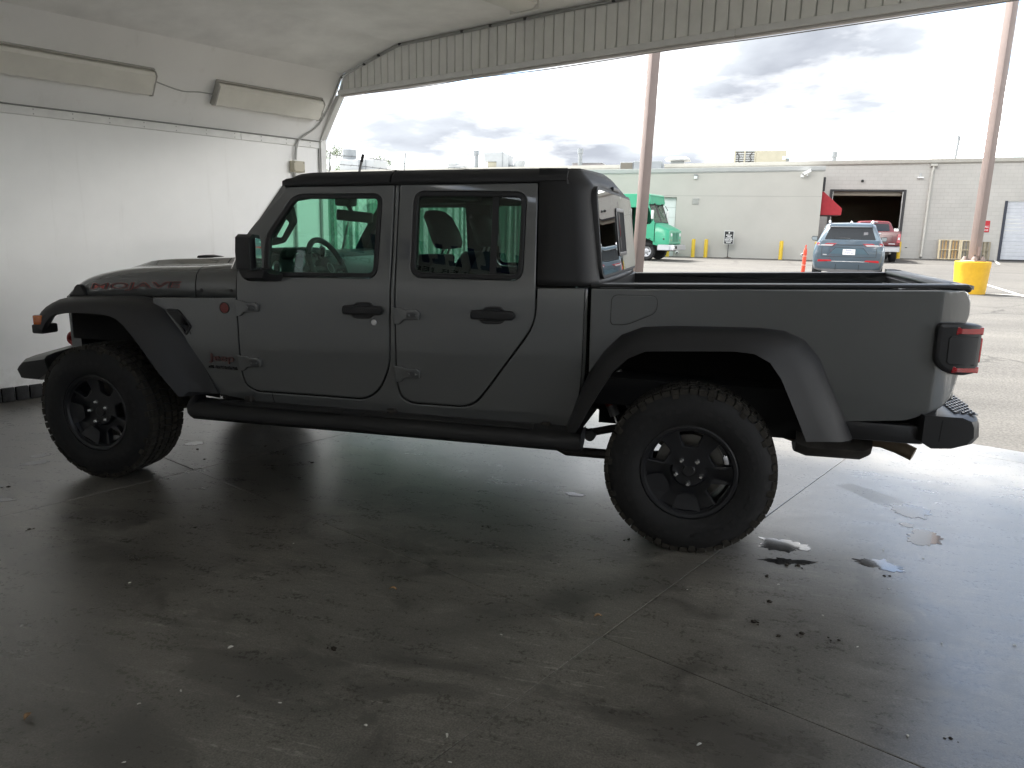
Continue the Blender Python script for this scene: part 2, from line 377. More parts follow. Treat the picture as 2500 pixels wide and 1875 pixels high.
# ------------------------------------------------------------------ shelter
def wall_mat():
    m = mat('white_panel', (.91, .91, .90), .42, var=.035, vscale=1.6, bump=.05, bscale=25, rvar=.08); t = m.node_tree; b = t.nodes['Principled BSDF']
    src = b.inputs['Base Color'].links[0].from_socket; g = t.nodes.new('ShaderNodeNewGeometry'); sp = t.nodes.new('ShaderNodeSeparateXYZ'); L(t, g.outputs['Position'], sp.inputs[0])
    n = N(t, 'ShaderNodeTexNoise', Scale=5., Detail=9., Roughness=.7); L(t, g.outputs['Position'], n.inputs['Vector'])
    mm = t.nodes.new('ShaderNodeMapping'); mm.inputs['Scale'].default_value = (7, 7, .5); L(t, g.outputs['Position'], mm.inputs[0]); n2_ = N(t, 'ShaderNodeTexNoise', Scale=1., Detail=7., Roughness=.65); L(t, mm.outputs[0], n2_.inputs['Vector'])
    splash = ramp(t, math_n(t, 'SUBTRACT', n.outputs[0], math_n(t, 'MULTIPLY', sp.outputs[2], .55)), [(.30, 0), (.62, .45)])      # splashed road dirt, thinning out with height
    drip = ramp(t, n2_.outputs[0], [(.60, 0), (.74, .14)])
    mx_ = t.nodes.new('ShaderNodeMix'); mx_.data_type = 'RGBA'; L(t, math_n(t, 'MAXIMUM', splash, drip), mx_.inputs[0]); L(t, src, mx_.inputs[6]); mx_.inputs[7].default_value = (.42, .39, .34, 1); L(t, mx_.outputs[2], b.inputs['Base Color'])
    return m
WHITE = wall_mat()
CEIL = mat('ceiling_panel', (.88, .875, .855), .6, var=.10, vscale=2.2, bump=.15, bscale=14)
TRIM = mat('white_trim', (.78, .78, .76), .4, var=.06, vscale=9)
shel = thing('drive_in_shelter', 'open white metal drive-in shelter with ribbed fascia and sloped upper walls', 'shelter', B(0, 0), worldparts=True)
U0, VF, VB, UE = -2.653, 3.71, -3.15, 5.6
def bpart(name, u0, u1, v0, v1, z0, z1, m, par=shel, bev=.003): return bx(name, u0, u1, v0, v1, z0, z1, m, par, bev, 1, MB)
# left wall in three sheets with tight joints
for a, b_ in ((VB, .32), (.3202, 2.02), (2.0202, VF-.02)):
    bpart('wall_sheet', U0-.05, U0, a, b_, .0, 2.395, WHITE, bev=0)
# rubber kick blocks along the foot
KICK = mat('black_rubber', (.016, .016, .017), .75, var=.4, vscale=30, bump=.3)
v = VB+.1; kb = None
while v < VF-.15:
    if kb is None:
        kb = bx('kick_block', 0, .035, 0, .098, .002, .122, KICK, shel, .006, 2); kb.matrix_world = MB @ Matrix.Translation((U0+.001, v, 0)); 
        kb.matrix_basis = Matrix.Translation(B(U0+.001, v)) @ Matrix.Rotation(BA, 4, 'Z')
    else:
        c = kb.copy(); COL.objects.link(c); c.matrix_basis = Matrix.Translation(B(U0+.001, v)) @ Matrix.Rotation(BA, 4, 'Z')
    v += .108
# horizontal trim: flange bands
bpart('trim_strip', U0-.012, U0+.012, VB, 2.70, 2.398, 2.468, TRIM); bpart('trim_strip', U0-.012, U0+.010, 2.704, VF, 2.398, 2.468, TRIM)
bpart('trim_ledge', U0-.02, U0+.035, VB, VF, 2.470, 2.478, mat('grey_edge', (.33, .33, .32), .5))
# ceiling profile (u,z)
PROF = [(U0, 2.48), (-2.212, 3.155), (-1.34, 3.352), (.6, 3.365), (UE, 3.33)]
for i, (a, b_) in enumerate(zip(PROF, PROF[1:])):
    d = Vector((b_[0]-a[0], b_[1]-a[1])); L_ = d.length; d.normalize(); nn = Vector((d.y, -d.x))
    segs = ((VB, .85), (.8502, VF-.005)) if i < 2 else ((VB, -.6), (-.597, 1.6), (1.603, VF-.005))
    for s0, s1 in segs:
        slab(('upper_wall_sheet', 'ceiling_sheet', 'ceiling_sheet', 'ceiling_sheet')[i], [(0, s0), (L_, s0), (L_, s1), (0, s1)],
             lambda p, q, dep, a=a, d=d, nn=nn: B(a[0]+d.x*p-nn.x*dep, q, a[1]+d.y*p-nn.y*dep), .04, CEIL if i else WHITE, shel, r=0)
# fascia: ribbed panels hanging from the ceiling profile
# screw heads along the trim
bm = bmesh.new(); v = VB+.2
while v < VF:
    for z in (2.415, 2.452): lathe_bm(bm, [(0, .004), (.005, .003), (.006, 0)], 8, lambda x, y, h, v=v, z=z: B(U0+.0105+h, v+x, z+y))
    v += .31
o = from_bm('trim_screws', bm, mat('screw_grey', (.42, .42, .41), .4, .5), shel); o['kind'] = 'stuff'
FAS = mat('fascia_metal', (.82, .82, .78), .45, var=.06, vscale=6); FASD = mat('fascia_groove', (.56, .56, .53), .6)
def ceil_z(u):
    for a, b_ in zip(PROF, PROF[1:]):
        if u <= b_[0]: return a[1]+(b_[1]-a[1])*(u-a[0])/(b_[0]-a[0])
    return PROF[-1][1]
back = [(-2.33, 2.975)]+[(u, ceil_z(u)+.05) for u in (-2.25, -1.34, .6, UE-.02)]+[(UE-.02, 2.975)]
slab('fascia_backing', back, lambda a, b_, d: B(a, VF+.012+d, b_), .03, FASD, shel, r=.001)
u = -2.235; k = 0
while u < UE-.12:
    a, b_ = u+.005, u+.1
    slab('fascia_panel', [(a, 2.995), (b_, 2.995), (b_, ceil_z(b_)-.03), (a, ceil_z(a)-.03)], lambda p, q, d: B(p, VF-.006+d, q), .014, FAS, shel, r=.006)
    u += .105
for a, b_ in ((-2.30, -.32), (-.315, 2.24), (2.245, UE)):
    bpart('fascia_trim', a, b_, VF-.022, VF+.05, 2.945, 2.992, TRIM); bpart('fascia_drip_edge', a, b_, VF-.004, VF+.05, 2.928, 2.9445, mat('drip_edge', (.55, .52, .50), .4))
# jamb: upright and raking leg
bpart('jamb', U0-.05, U0+.028, VF-.018, VF+.06, .0, 2.49, TRIM)
slab('jamb_rake', [(U0-.045, 2.492), (U0+.03, 2.492), (-2.262, 2.945), (-2.335, 2.945)], lambda a, b_, d: B(a, VF-.016+d, b_), .07, TRIM, shel, r=.004)
bpart('jamb_bead', U0+.002, U0+.02, VF-.04, VF-.02, .0, 2.395, mat('grey_edge', (.33, .33, .32), .5))
# sidewall outer cladding and roof deck above, so the place has an outside
bpart('outer_cladding', U0-.14, U0-.06, VB-.1, VF+.05, 0, 2.6, TRIM)
bpart('roof_deck', U0-.3, UE+.1, VB-.2, VF+.25, 3.50, 3.62, mat('roof_membrane', (.45, .45, .44), .7, var=.15))
# wall behind the photographer with the dealer's lettering, mirrored in the pickup's side
for a, b_ in ((U0, -.2), (-.199, 2.3), (2.301, 5.0), (5.001, 8.6)): bpart('back_wall_sheet', a, b_, VB-.06, VB, 0, 3.30, WHITE)  # last sheet added past the roof end, out of view, to shade the pickup bed
bpart('shade_wall_sheet', UE-.2, UE-.14, VB, .7, 0, 2.0, WHITE)  # unseen low wall, added to keep open-end light off the pickup bed
BLUE = mat('sign_blue', (.012, .02, .16), .4); INK = mat('sign_ink', (.01, .01, .012), .4)
def wt(u_left, z0):           # the reader looks towards -v: his left is +u
    return lambda a, b_, d: B(u_left-a, VB+.002+max(0, d)*.05, z0+b_)
text('lettering', 'CHRYSLER JEEP DODGE RAM', wt(2.90, 2.345), 2.40, .062, INK, shel, ext=.02, off=.012)
text('lettering', 'FAYETTEVILLE', wt(2.85, 2.10), 1.5, .085, INK, shel, ext=.02)
for k in range(11):
    u = 2.96-k*.175; z0 = 2.455; sh = .07
    slab('lettering', [(u, z0), (u-.075, z0), (u-.075-sh, z0+.22), (u-sh, z0+.22)], lambda a, b_, d: B(a, VB+.004-d, b_), .003, BLUE, shel, r=0)
    if k % 3: slab('lettering', [(u-.075, z0), (u-.14, z0), (u-.155, z0+.05), (u-.09, z0+.05)], lambda a, b_, d: B(a, VB+.005-d, b_), .003, BLUE, shel, r=0)

# fluorescent fixtures
DIFF = mat('yellowed_diffuser', (.80, .785, .72), .35, var=.05, vscale=5, stretch=(1, 1, 1)); ENDC = mat('fixture_end', (.42, .41, .38), .5)
def fixture(v0, v1, label):
    # cross section along slope: s along slope (0 at z=2.48), h out of it
    d = Vector((-2.212-U0, 3.155-2.48)).normalized(); nn = Vector((d.y, -d.x))
    def F(s, h, v): return B(U0+d.x*s+nn.x*h, v, 2.48+d.y*s+nn.y*h)
    base = F(.38, 0, (v0+v1)/2)
    t = thing('strip_light', label, 'light', base, group='strip lights on the sloped wall', worldparts=True)
    sec = [(.265, .004), (.265, .055), (.285, .085), (.33, .090), (.375, .084), (.42, .090), (.465, .085), (.485, .055), (.485, .004)]
    loft('diffuser', [[F(s, h, v) for s, h in sec] for v in (v0+.012, (v0+v1)/2, v1-.012)], DIFF, t, smooth=25)
    sec2 = [(.255, .003), (.255, .045), (.28, .09), (.47, .09), (.495, .045), (.495, .003)]
    for a, b_ in ((v0, v0+.012), (v1-.012, v1)): loft('end_cap', [[F(s, h, v) for s, h in sec2] for v in (a, b_)], ENDC, t, smooth=20)
    sec3 = [(.495, .003), (.495, .03), (.505, .03), (.505, .003)]
    loft('top_flange', [[F(s, h, v) for s, h in sec3] for v in (v0+.002, v1-.002)], ENDC, t)
    return t, F
t1, F1 = fixture(.43, 1.70, 'long yellowed strip light with a wire leaving only its right end')
t2, F2 = fixture(2.30, 3.54, 'strip light beside the corner conduits, wired at both ends')
cl = thing('strip_light', 'white strip light on the flat ceiling above the fascia', 'light', B(.6, 2.4, 3.36), worldparts=True)
loft('diffuser', [[B(u, v, z) for u, z in ((.47, 3.358), (.475, 3.30), (.52, 3.272), (.70, 3.272), (.745, 3.30), (.75, 3.356))] for v in (1.95, 3.28)], mat('pale_diffuser', (.72, .71, .66), .4), cl)
bx('end_cap', .46, .76, 3.28, 3.295, 3.262, 3.352, mat('pale_end', (.68, .67, .63), .5), cl, .002, 1, MB)
# wiring
GREYW = mat('grey_conduit', (.42, .42, .41), .45, var=.1)
def cable(label, pts, r=.006, m=GREYW, name='conduit', k=4):
    bm = bmesh.new(); tube_bm(bm, smooth_path(pts, k), r, 7); o = from_bm(name, bm, m); c = Vector(pts[0]); origin_to(o, c); return tag(o, label, 'cable')
cable('thin grey wire sagging between the two wall strip lights', [F1(.40, .02, 1.70), F1(.37, .006, 1.80), F1(.335, .006, 2.0), F1(.35, .006, 2.15), F1(.36, .02, 2.30)])
cable('grey cable looping from the strip light down to the junction box', [F2(.34, .02, 3.545), F2(.34, .02, 3.60), F2(.26, .012, 3.62), F2(.14, .01, 3.56), F2(.04, .012, 3.44), B(U0+.02, 3.38, 2.40), B(U0+.02, 3.36, 2.25)], .007)
cable('long grey cable from junction box up the jamb and along the fascia top', [B(U0+.03, 3.345, 2.25), B(U0+.03, 3.365, 2.42), F2(.05, .02, 3.46), F2(.2, .015, 3.60), F2(.45, .012, 3.66), F2(.70, .012, 3.67), B(-2.20, 3.685, 3.135), B(-1.85, 3.69, 3.215), B(-1.34, 3.69, 3.325), B(-.4, 3.69, 3.338), B(.35, 3.69, 3.336), B(.58, 3.69, 3.345), B(1.4, 3.69, 3.345), B(3.0, 3.69, 3.338)], .008)
cable('thin wire hanging slack under the fascia trim', [B(-1.9, VF+.02, 2.926), B(-.9, VF+.02, 2.915), B(-.3, VF+.02, 2.922), B(.6, VF+.02, 2.908), B(1.7, VF+.02, 2.92), B(2.6, VF+.02, 2.912), B(4.2, VF+.02, 2.92)], .004)
bm = bmesh.new()
for i, (u, z) in enumerate(((-2.23, 3.12), (-1.85, 3.21), (-1.30, 3.335), (-.45, 3.34), (.30, 3.34), (1.2, 3.345), (-1.62, 3.27), (-.1, 3.34))): box_bm(bm, (u, 3.688, z), (.03, .02, .022), .003, 1, MB)
jb = thing('junction_box', 'small beige junction box on the white wall near the jamb', 'junction box', B(U0+.03, 3.37, 2.1), worldparts=True)
o = from_bm('cable_clip', bm, mat('dark_clip', (.05, .05, .05), .6), jb)
bx('box', U0+.001, U0+.06, 3.285, 3.445, 2.115, 2.235, mat('beige_plastic', (.50, .46, .36), .5, var=.05), jb, .006, 2, MB)
bx('cover', U0+.061, U0+.068, 3.295, 3.435, 2.122, 2.228, mat('beige_plastic', (.50, .46, .36), .5), jb, .004, 1, MB)
bm = bmesh.new()
for dv in (-.06, .06):
    for dz in (-.043, .043): lathe_bm(bm, [(0, .003), (.005, .002), (.005, 0)], 8, lambda x, y, h, dv=dv, dz=dz: B(U0+.069+h, 3.365+dv+x, 2.175+dz+y))
from_bm('screw', bm, mat('dark_clip', (.05, .05, .05), .6), jb)
cable('straight grey conduit running down the wall below the junction box', [B(U0+.022, 3.33, 2.11), B(U0+.022, 3.33, 1.2), B(U0+.022, 3.33, .13)], .016, k=1)
# ------------------------------------------------------------------ slatted fence beyond the shelter
GAL = mat('galvanised', (.45, .46, .46), .45, .6, var=.15, vscale=20)
SLATS = [mat('slat_green', (.035, .13, .085), .55, var=.25, vscale=9), mat('slat_pale', (.62, .70, .66), .5, var=.12, vscale=9), mat('slat_mid', (.12, .30, .21), .55, var=.2, vscale=9)]
fen = thing('chain_link_fence', 'chain-link fence with upright green privacy slats and barbed wire on top', 'fence', B(-2.72, 6.5), worldparts=True)
UFN, V0F, V1F = -2.72, 3.80, 9.3
protos = [None]*3
v = V0F; i = 0; rs = random.Random(3)
while v < V1F:
    k = rs.choice((0, 0, 2, 1)) if i % 2 == 0 else rs.choice((1, 1, 2))
    if protos[k] is None:
        protos[k] = bx('slat', -.004, .004, -.021, .021, .03, 2.0, SLATS[k], fen); o = protos[k]
    else: o = protos[k].copy(); COL.objects.link(o)
    o.matrix_basis = Matrix.Translation(B(UFN, v, rs.uniform(-.015, .015))) @ Matrix.Rotation(BA+rs.uniform(-.12, .12), 4, 'Z')
    v += .046; i += 1
bm = bmesh.new()                                       # diamond mesh
h = 2.02
for sgn in (1, -1):
    v = V0F-h
    while v < V1F+.0:
        a, b_ = (v, v+h)
        p0, p1 = (a, 0.), (b_, h)
        if p0[0] < V0F: p0 = (V0F, V0F-a)
        if p1[0] > V1F: p1 = (V1F, h-(b_-V1F))
        if p1[0]-p0[0] > .05:
            A, C = ((p0[0], p0[1]), (p1[0], p1[1]))
            if sgn < 0: A, C = (A[0], h-A[1]), (C[0], h-C[1])
            tube_bm(bm, [B(UFN+.012, A[0], A[1]+.03), B(UFN+.012, C[0], C[1]+.03)], .0022, 3, False)
        v += .085
mesh = from_bm('wire_mesh', bm, GAL, fen); mesh['kind'] = 'stuff'
for v in (3.84, 5.01, 6.6, 8.2, 9.28): tube('post', [B(UFN-.03, v, 0), B(UFN-.03, v, 2.10)], .028, GAL, fen, 10)
tube('top_rail', [B(UFN-.03, 3.82, 2.06), B(UFN-.03, V1F, 2.06)], .02, GAL, fen, 8)
tube('barb_arm', [B(UFN+.03, 5.01, 2.08), B(UFN+.07, 5.01, 2.46)], .008, GAL, fen, 6)
for v in (3.84, 6.6, 8.2): tube('barb_arm', [B(UFN+.03, v, 2.08), B(UFN+.07, v, 2.38)], .008, GAL, fen, 6)
for z in (2.15, 2.25, 2.35):
    bm = bmesh.new(); pts = [B(UFN+.045+(z-2.1)*.1, 3.82+i*.11, z+.012*sin(i*.35)-.01) for i in range(50)]
    tube_bm(bm, pts, .0035, 4)
    for q in pts[1::1]:
        a = rs.uniform(0, 3); dd = Vector((cos(a)*.012, sin(a)*.012, .014)); tube_bm(bm, [q-dd, q+dd], .0026, 3)
    from_bm('barbed_wire', bm, mat('barb_dark', (.16, .16, .16), .5, .5), fen)

# ------------------------------------------------------------------ stucco building (near wing)
STUC = mat('stucco', (.435, .425, .395), .85, var=.045, vscale=.7, bump=.12, bscale=18)
CAPM = mat('parapet_cap', (.37, .38, .375), .6, var=.05)
YL = 37.7
sb = thing('stucco_building', 'low pale grey stucco building with flat parapet behind the yellow bollards', 'building', (-8, 40, gz(YL)), worldparts=True)
def zt(x): return 4.78+(x-2)*.014
XZ = lambda y: (lambda a, b_, d: (a, y+d, b_))
slab('wall', [(-32, .2), (7.8, .2), (7.8, zt(7.8)-.16), (-32, zt(-32)-.16)], XZ(YL), 5.7, STUC, sb, holes=[[(-2.7, .30), (.76, .30), (.76, 3.36), (-2.7, 3.36)]], r=.01)
slab('parapet_cap', [(-32.1, zt(-32)-.155), (7.86, zt(7.8)-.155), (7.86, zt(7.8)+.05), (-32.1, zt(-32)+.05)], XZ(YL-.06), 5.8, CAPM, sb, r=.02)
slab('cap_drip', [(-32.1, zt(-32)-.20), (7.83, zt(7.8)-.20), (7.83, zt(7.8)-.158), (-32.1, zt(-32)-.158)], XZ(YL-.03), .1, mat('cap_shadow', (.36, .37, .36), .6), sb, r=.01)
slab('control_joint', [(-32, 3.39), (7.8, 3.44), (7.8, 3.458), (-32, 3.408)], XZ(YL-.004), .05, mat('joint_dark', (.30, .30, .28), .8), sb, r=0)
DOORW = mat('white_door', (.66, .70, .70), .45, var=.03)
for k in range(6):
    bx('door_panel', -2.66, .73, YL+.26, YL+.31, .33+k*.505, .33+k*.505+.497, DOORW, sb, .006, 1)
bx('door_window', .08, .45, YL+.235, YL+.262, 1.53, 1.86, mat('dark_pane', (.03, .035, .035), .1), sb, .008, 1)
bx('wall_vent', 1.56, 1.89, YL-.03, YL-.002, 3.01, 3.33, mat('vent_grey', (.36, .36, .345), .6), sb, .008, 1)
for k in range(9): bx('louvre', 1.59, 1.86, YL-.045, YL-.031, 3.035+k*.033, 3.055+k*.033, mat('vent_grey2', (.42, .42, .40), .6), sb)
bx('wall_box', 1.575, 1.745, YL-.10, YL-.002, 4.28, 4.44, mat('box_white', (.72, .74, .74), .5), sb, .01, 1)
bx('wall_box_hood', 1.565, 1.755, YL-.14, YL-.002, 4.445, 4.50, mat('box_dark', (.2, .22, .22), .5), sb, .008, 1)
for xx, zz_ in ((.94, .54), (7.15, .60)):
    lathe('drain_pipe', [(0, -.10), (.035, -.10), (.06, -.09), (.065, -.02), (.09, 0), (0, 0)], mat('box_white', (.72, .74, .74), .5), sb, 14, lambda x, y, h, xx=xx, zz_=zz_: (xx+x, YL+h-.001, zz_+y))
    lathe('drain_mouth', [(0, -.1035), (.042, -.1035), (.042, -.1005), (0, -.1005)], mat('hole_black', (.01, .01, .01), .9), sb, 14, lambda x, y, h, xx=xx, zz_=zz_: (xx+x+.01, YL+h-.001, zz_+y-.008))
sc_ = thing('security_camera', 'white bullet security camera under the stucco parapet', 'camera', (6.95, YL, 4.5), worldparts=True)
Mc = Matrix.Translation((6.98, YL-.28, 4.58)) @ Matrix.Rotation(radians(-28), 4, 'Y') @ Matrix.Rotation(radians(20), 4, 'Z')
box('housing', (0, 0, 0), (.42, .13, .12), mat('cam_white', (.78, .79, .79), .4), sc_, .02, 2, Mc); box('sun_hood', (0, 0, .075), (.46, .16, .02), mat('cam_white', (.78, .79, .79), .4), sc_, .006, 1, Mc)
box('lens', (-.2125, 0, 0), (.006, .09, .08), mat('lens_black', (.01, .01, .01), .1), sc_, .002, 1, Mc); bx('bracket', 6.98, 7.04, YL-.28, YL-.001, 4.42, 4.50, mat('cam_white', (.78, .79, .79), .4), sc_, .01, 1)
bx('base_plate', 6.72, 6.88, YL-.05, YL-.001, 4.36, 4.5, mat('cam_white', (.78, .79, .79), .4), sc_, .01, 1)

# awning on the end wall of the stucco wing
aw = thing('awning', 'red fabric wedge awning on the end wall of the stucco building', 'awning', (7.85, 39.2, 2.6), worldparts=True)
RED = mat('red_canvas', (.36, .02, .03), .7, var=.12, vscale=6)
y0, y1 = 38.3, 40.4
slab('canopy', [(7.87, 2.58), (8.84, 2.58), (8.86, 2.90), (7.93, 3.72), (7.87, 3.72)], XZ(y0), y1-y0, RED, aw, r=.015)
slab('frame', [(7.86, 2.555), (8.83, 2.555), (8.83, 2.576), (7.86, 2.576)], XZ(y0-.01), y1-y0+.02, mat('awning_frame', (.10, .02, .02), .5), aw, r=0)
bb_ = thing('wall_sign', 'narrow black box sign standing above the red awning', 'sign', (7.87, 38.6, 3.7), worldparts=True)
bx('sign_box', 7.84, 7.98, 38.3, 38.9, 3.74, 4.42, mat('sign_black', (.02, .02, .022), .5), bb_, .02, 1); bx('bracket', 7.80, 7.86, 38.5, 38.7, 3.9, 4.2, GAL, bb_, .005, 1)

# ------------------------------------------------------------------ block building (far wing)
def block_mat():
    m = bpy.data.materials.new('painted_block'); m.use_nodes = True; t = m.node_tree; b = t.nodes['Principled BSDF']
    g = t.nodes.new('ShaderNodeNewGeometry'); sp = t.nodes.new('ShaderNodeSeparateXYZ'); L(t, g.outputs['Position'], sp.inputs[0])
    cb = t.nodes.new('ShaderNodeCombineXYZ'); L(t, sp.outputs[0], cb.inputs[0]); L(t, sp.outputs[2], cb.inputs[1])
    br = N(t, 'ShaderNodeTexBrick', Scale=1.0); br.inputs['Brick Width'].default_value = .4; br.inputs['Row Height'].default_value = .2; br.inputs['Mortar Size'].default_value = .006; br.inputs['Mortar Smooth'].default_value = .3
    br.inputs['Color1'].default_value = (.45, .44, .415, 1); br.inputs['Color2'].default_value = (.43, .42, .397, 1); br.inputs['Mortar'].default_value = (.37, .36, .34, 1); L(t, cb.outputs[0], br.inputs['Vector'])
    n = N(t, 'ShaderNodeTexNoise', Scale=.8, Detail=6.); L(t, g.outputs['Position'], n.inputs['Vector'])
    mu = t.nodes.new('ShaderNodeMix'); mu.data_type = 'RGBA'; mu.blend_type = 'MULTIPLY'; mu.inputs[0].default_value = 1; L(t, br.outputs[0], mu.inputs[6]); L(t, ramp(t, n.outputs[0], [(.3, .93), (.7, 1.06)]), mu.inputs[7])
    L(t, mu.outputs[2], b.inputs['Base Color']); b.inputs['Roughness'].default_value = .75
    bp = N(t, 'ShaderNodeBump', Strength=.5, Distance=.01); bp.invert = True; L(t, br.outputs['Fac'], bp.inputs['Height']); L(t, bp.outputs[0], b.inputs['Normal'])
    return m
YR = 43.6
rb_ = thing('block_building', 'painted block workshop building with a wide open bay door', 'building', (14, 46, gz(YR)), worldparts=True)
def zg(x): return 5.62+(x-8)*.015
BLK = block_mat()
slab('wall', [(-34, .3), (32, .3), (32, zg(32)-.1), (-34, zg(-34)-.1)], XZ(YR), .3, BLK, rb_, holes=[[(8.85, .36), (12.72, .36), (12.72, 4.12), (8.85, 4.12)], [(17.6, .36), (21.6, .36), (21.6, 3.56), (17.6, 3.56)]], r=.01)
GUT = mat('gutter_paint', (.46, .45, .41), .5, var=.06, vscale=3)
loft('gutter', [[(x, YR-.16, zg(x)-.02), (x, YR-.17, zg(x)+.03), (x, YR-.02, zg(x)+.035), (x, YR+.3, zg(x)+.03), (x, YR+.3, zg(x)-.22), (x, YR-.04, zg(x)-.22), (x, YR-.12, zg(x)-.16)] for x in (-34, -10, 8, 20, 32)], GUT, rb_, smooth=25)
bx('flashing', -34, 32, YR+.31, YR+14, 5.1, 5.2, GUT, rb_)
tube('downpipe', [(13.9, YR-.09, 5.40), (13.9, YR-.10, 5.2), (13.86, YR-.08, 5.05), (13.82, YR-.08, .62), (13.80, YR-.14, .50)], .07, GUT, rb_, 10); bx('downpipe_head', 13.72, 14.08, YR-.2, YR-.04, 5.34, 5.48, GUT, rb_, .03, 2)
BROWN = mat('bay_interior', (.36, .31, .22), .8, var=.12, vscale=.6)
bx('bay_back', 5, 17, 57, 57.2, .3, 5.3, BROWN, rb_); bx('bay_side', 4.9, 5, YR+.31, 57, .3, 5.3, BROWN, rb_); bx('bay_side', 17, 17.1, YR+.31, 57, .3, 5.3, BROWN, rb_); bx('bay_ceiling', 4.9, 17.1, YR+.31, 57.2, 4.9, 5.05, BROWN, rb_); bx('bay_floor', 4.9, 17.1, YR+.31, 57.2, .35, .41, mat('bay_floor', (.12, .115, .105), .5), rb_)
BLK2 = mat('door_frame_black', (.03, .03, .032), .5)
bx('door_post', 8.80, 8.93, YR-.04, YR+.2, .42, 4.12, BLK2, rb_, .006, 1); bx('door_post', 12.58, 12.72, YR-.04, YR+.2, .42, 4.12, BLK2, rb_, .006, 1); bx('door_head', 8.94, 12.57, YR+.02, YR+.2, 4.02, 4.12, BLK2, rb_, .006, 1)
for x in (8.96, 12.545): bx('door_track', x, x+.03, YR-.02, YR+.12, .42, 4.0, mat('track_light', (.6, .6, .58), .4), rb_, .004, 1)
bx('rolled_door', 8.95, 12.56, YR+.21, YR+.5, 3.78, 4.05, mat('rolled_brown', (.22, .20, .16), .6), rb_, .05, 2)
pan = None
for k in range(16):
    z = .48+k*.192
    if pan is None: pan = bx('door_slat', 17.72, 21.5, YR+.10, YR+.14, 0, .184, mat('silver_slat', (.50, .52, .56), .4, .15, var=.05), rb_, .01, 1); pan.matrix_basis = Matrix.Translation((0, 0, z))
    else: c = pan.copy(); COL.objects.link(c); c.matrix_basis = Matrix.Translation((0, 0, z))
bx('door_post', 17.57, 17.71, YR-.03, YR+.14, .42, 3.57, mat('post_navy', (.03, .035, .05), .5), rb_, .006, 1); bx('door_sill', 17.72, 21.5, YR-.03, YR+.13, .43, .475, BLK2, rb_)
bx('wall_lamp', 13.16, 13.48, YR-.16, YR-.002, 4.72, 4.80, mat('cam_white', (.78, .79, .79), .4), rb_, .02, 2); bx('wall_lamp_back', 13.27, 13.37, YR-.04, YR-.002, 4.82, 5.0, GAL, rb_, .01, 1)
lathe('dome_camera', [(0, -.12), (.05, -.11), (.075, -.06), (.08, 0), (0, 0)], mat('lens_black', (.01, .01, .01), .1), rb_, 16, lambda x, y, h: (10.43+x, YR+h-.001, 4.58+y))
bx('wall_plate', 12.98, 13.08, YR-.02, YR-.002, .98, 1.02, BLK2, rb_)

# red wall sign, partly behind the lamp post
rs_ = thing('wall_sign', 'red and white warning sign on the block wall behind the lamp post', 'sign', (16.7, YR-.03, 1.9), worldparts=True)
bx('panel', 16.35, 17.0, YR-.03, YR-.004, 1.91, 2.52, mat('sign_red', (.42, .02, .03), .45), rs_, .01, 1)
WLET = mat('sign_white', (.8, .8, .8), .5)
text('lettering', 'PARKING', lambda a, b_, d: (16.45+a, YR-.031-d*.1, 2.14+b_), .50, .11, WLET, rs_); text('lettering', 'FIRE LANE', lambda a, b_, d: (16.46+a, YR-.031-d*.1, 1.98+b_), .49, .09, WLET, rs_)

# pallets leaning on the block wall
WOODN = [mat('pallet_pale', (.62, .53, .36), .75, var=.2, vscale=7, stretch=(6, 6, 1)), mat('pallet_tan', (.42, .28, .13), .8, var=.25, vscale=7, stretch=(6, 6, 1)), mat('pallet_grey', (.26, .23, .17), .85, var=.25, vscale=7, stretch=(6, 6, 1))]
def pallet(x0, w, h, label, mf, mb):
    t = thing('pallet', label, 'pallet', (x0+w/2, YR-.3, gz(YR-.3)), group='pallets stood against the block wall')
    lean = Matrix.Rotation(radians(-5), 4, 'X'); rr = random.Random(int(x0*10))
    def bar(n, a0, a1, b0, b1, d0, d1, m): return bx(n, a0-w/2, a1-w/2, d0, d1, b0, b1, m, t, .006, 1, lean)
    for k in range(3): bar('stringer', 0, w, k*(h-.06)/2+.02, k*(h-.06)/2+.06, .03, .10, mf)
    for fr in (0, .38, .5-.06, .9) if w > 1.2 else (0, .45, .86): bar('deck_board', fr*w, fr*w+.10, .015, h-.01, 0, .022, mf)
    n = int(w/.15)
    for k in range(n): bar('back_board', k*w/n+.01+rr.uniform(0, .03), k*w/n+.105+rr.uniform(0, .03), .02, h-.02, .108, .128, mb)
    return t
pallet(14.58, 1.18, 1.07, 'pale wooden pallet beside the downpipe, its back boards tan', WOODN[0], WOODN[1])
pallet(15.66, .98, 1.06, 'wooden pallet behind the lamp post, in the middle of the row', WOODN[0], WOODN[2])
pallet(16.55, .55, 1.0, 'narrow weathered grey pallet below the red sign', WOODN[2], WOODN[2])

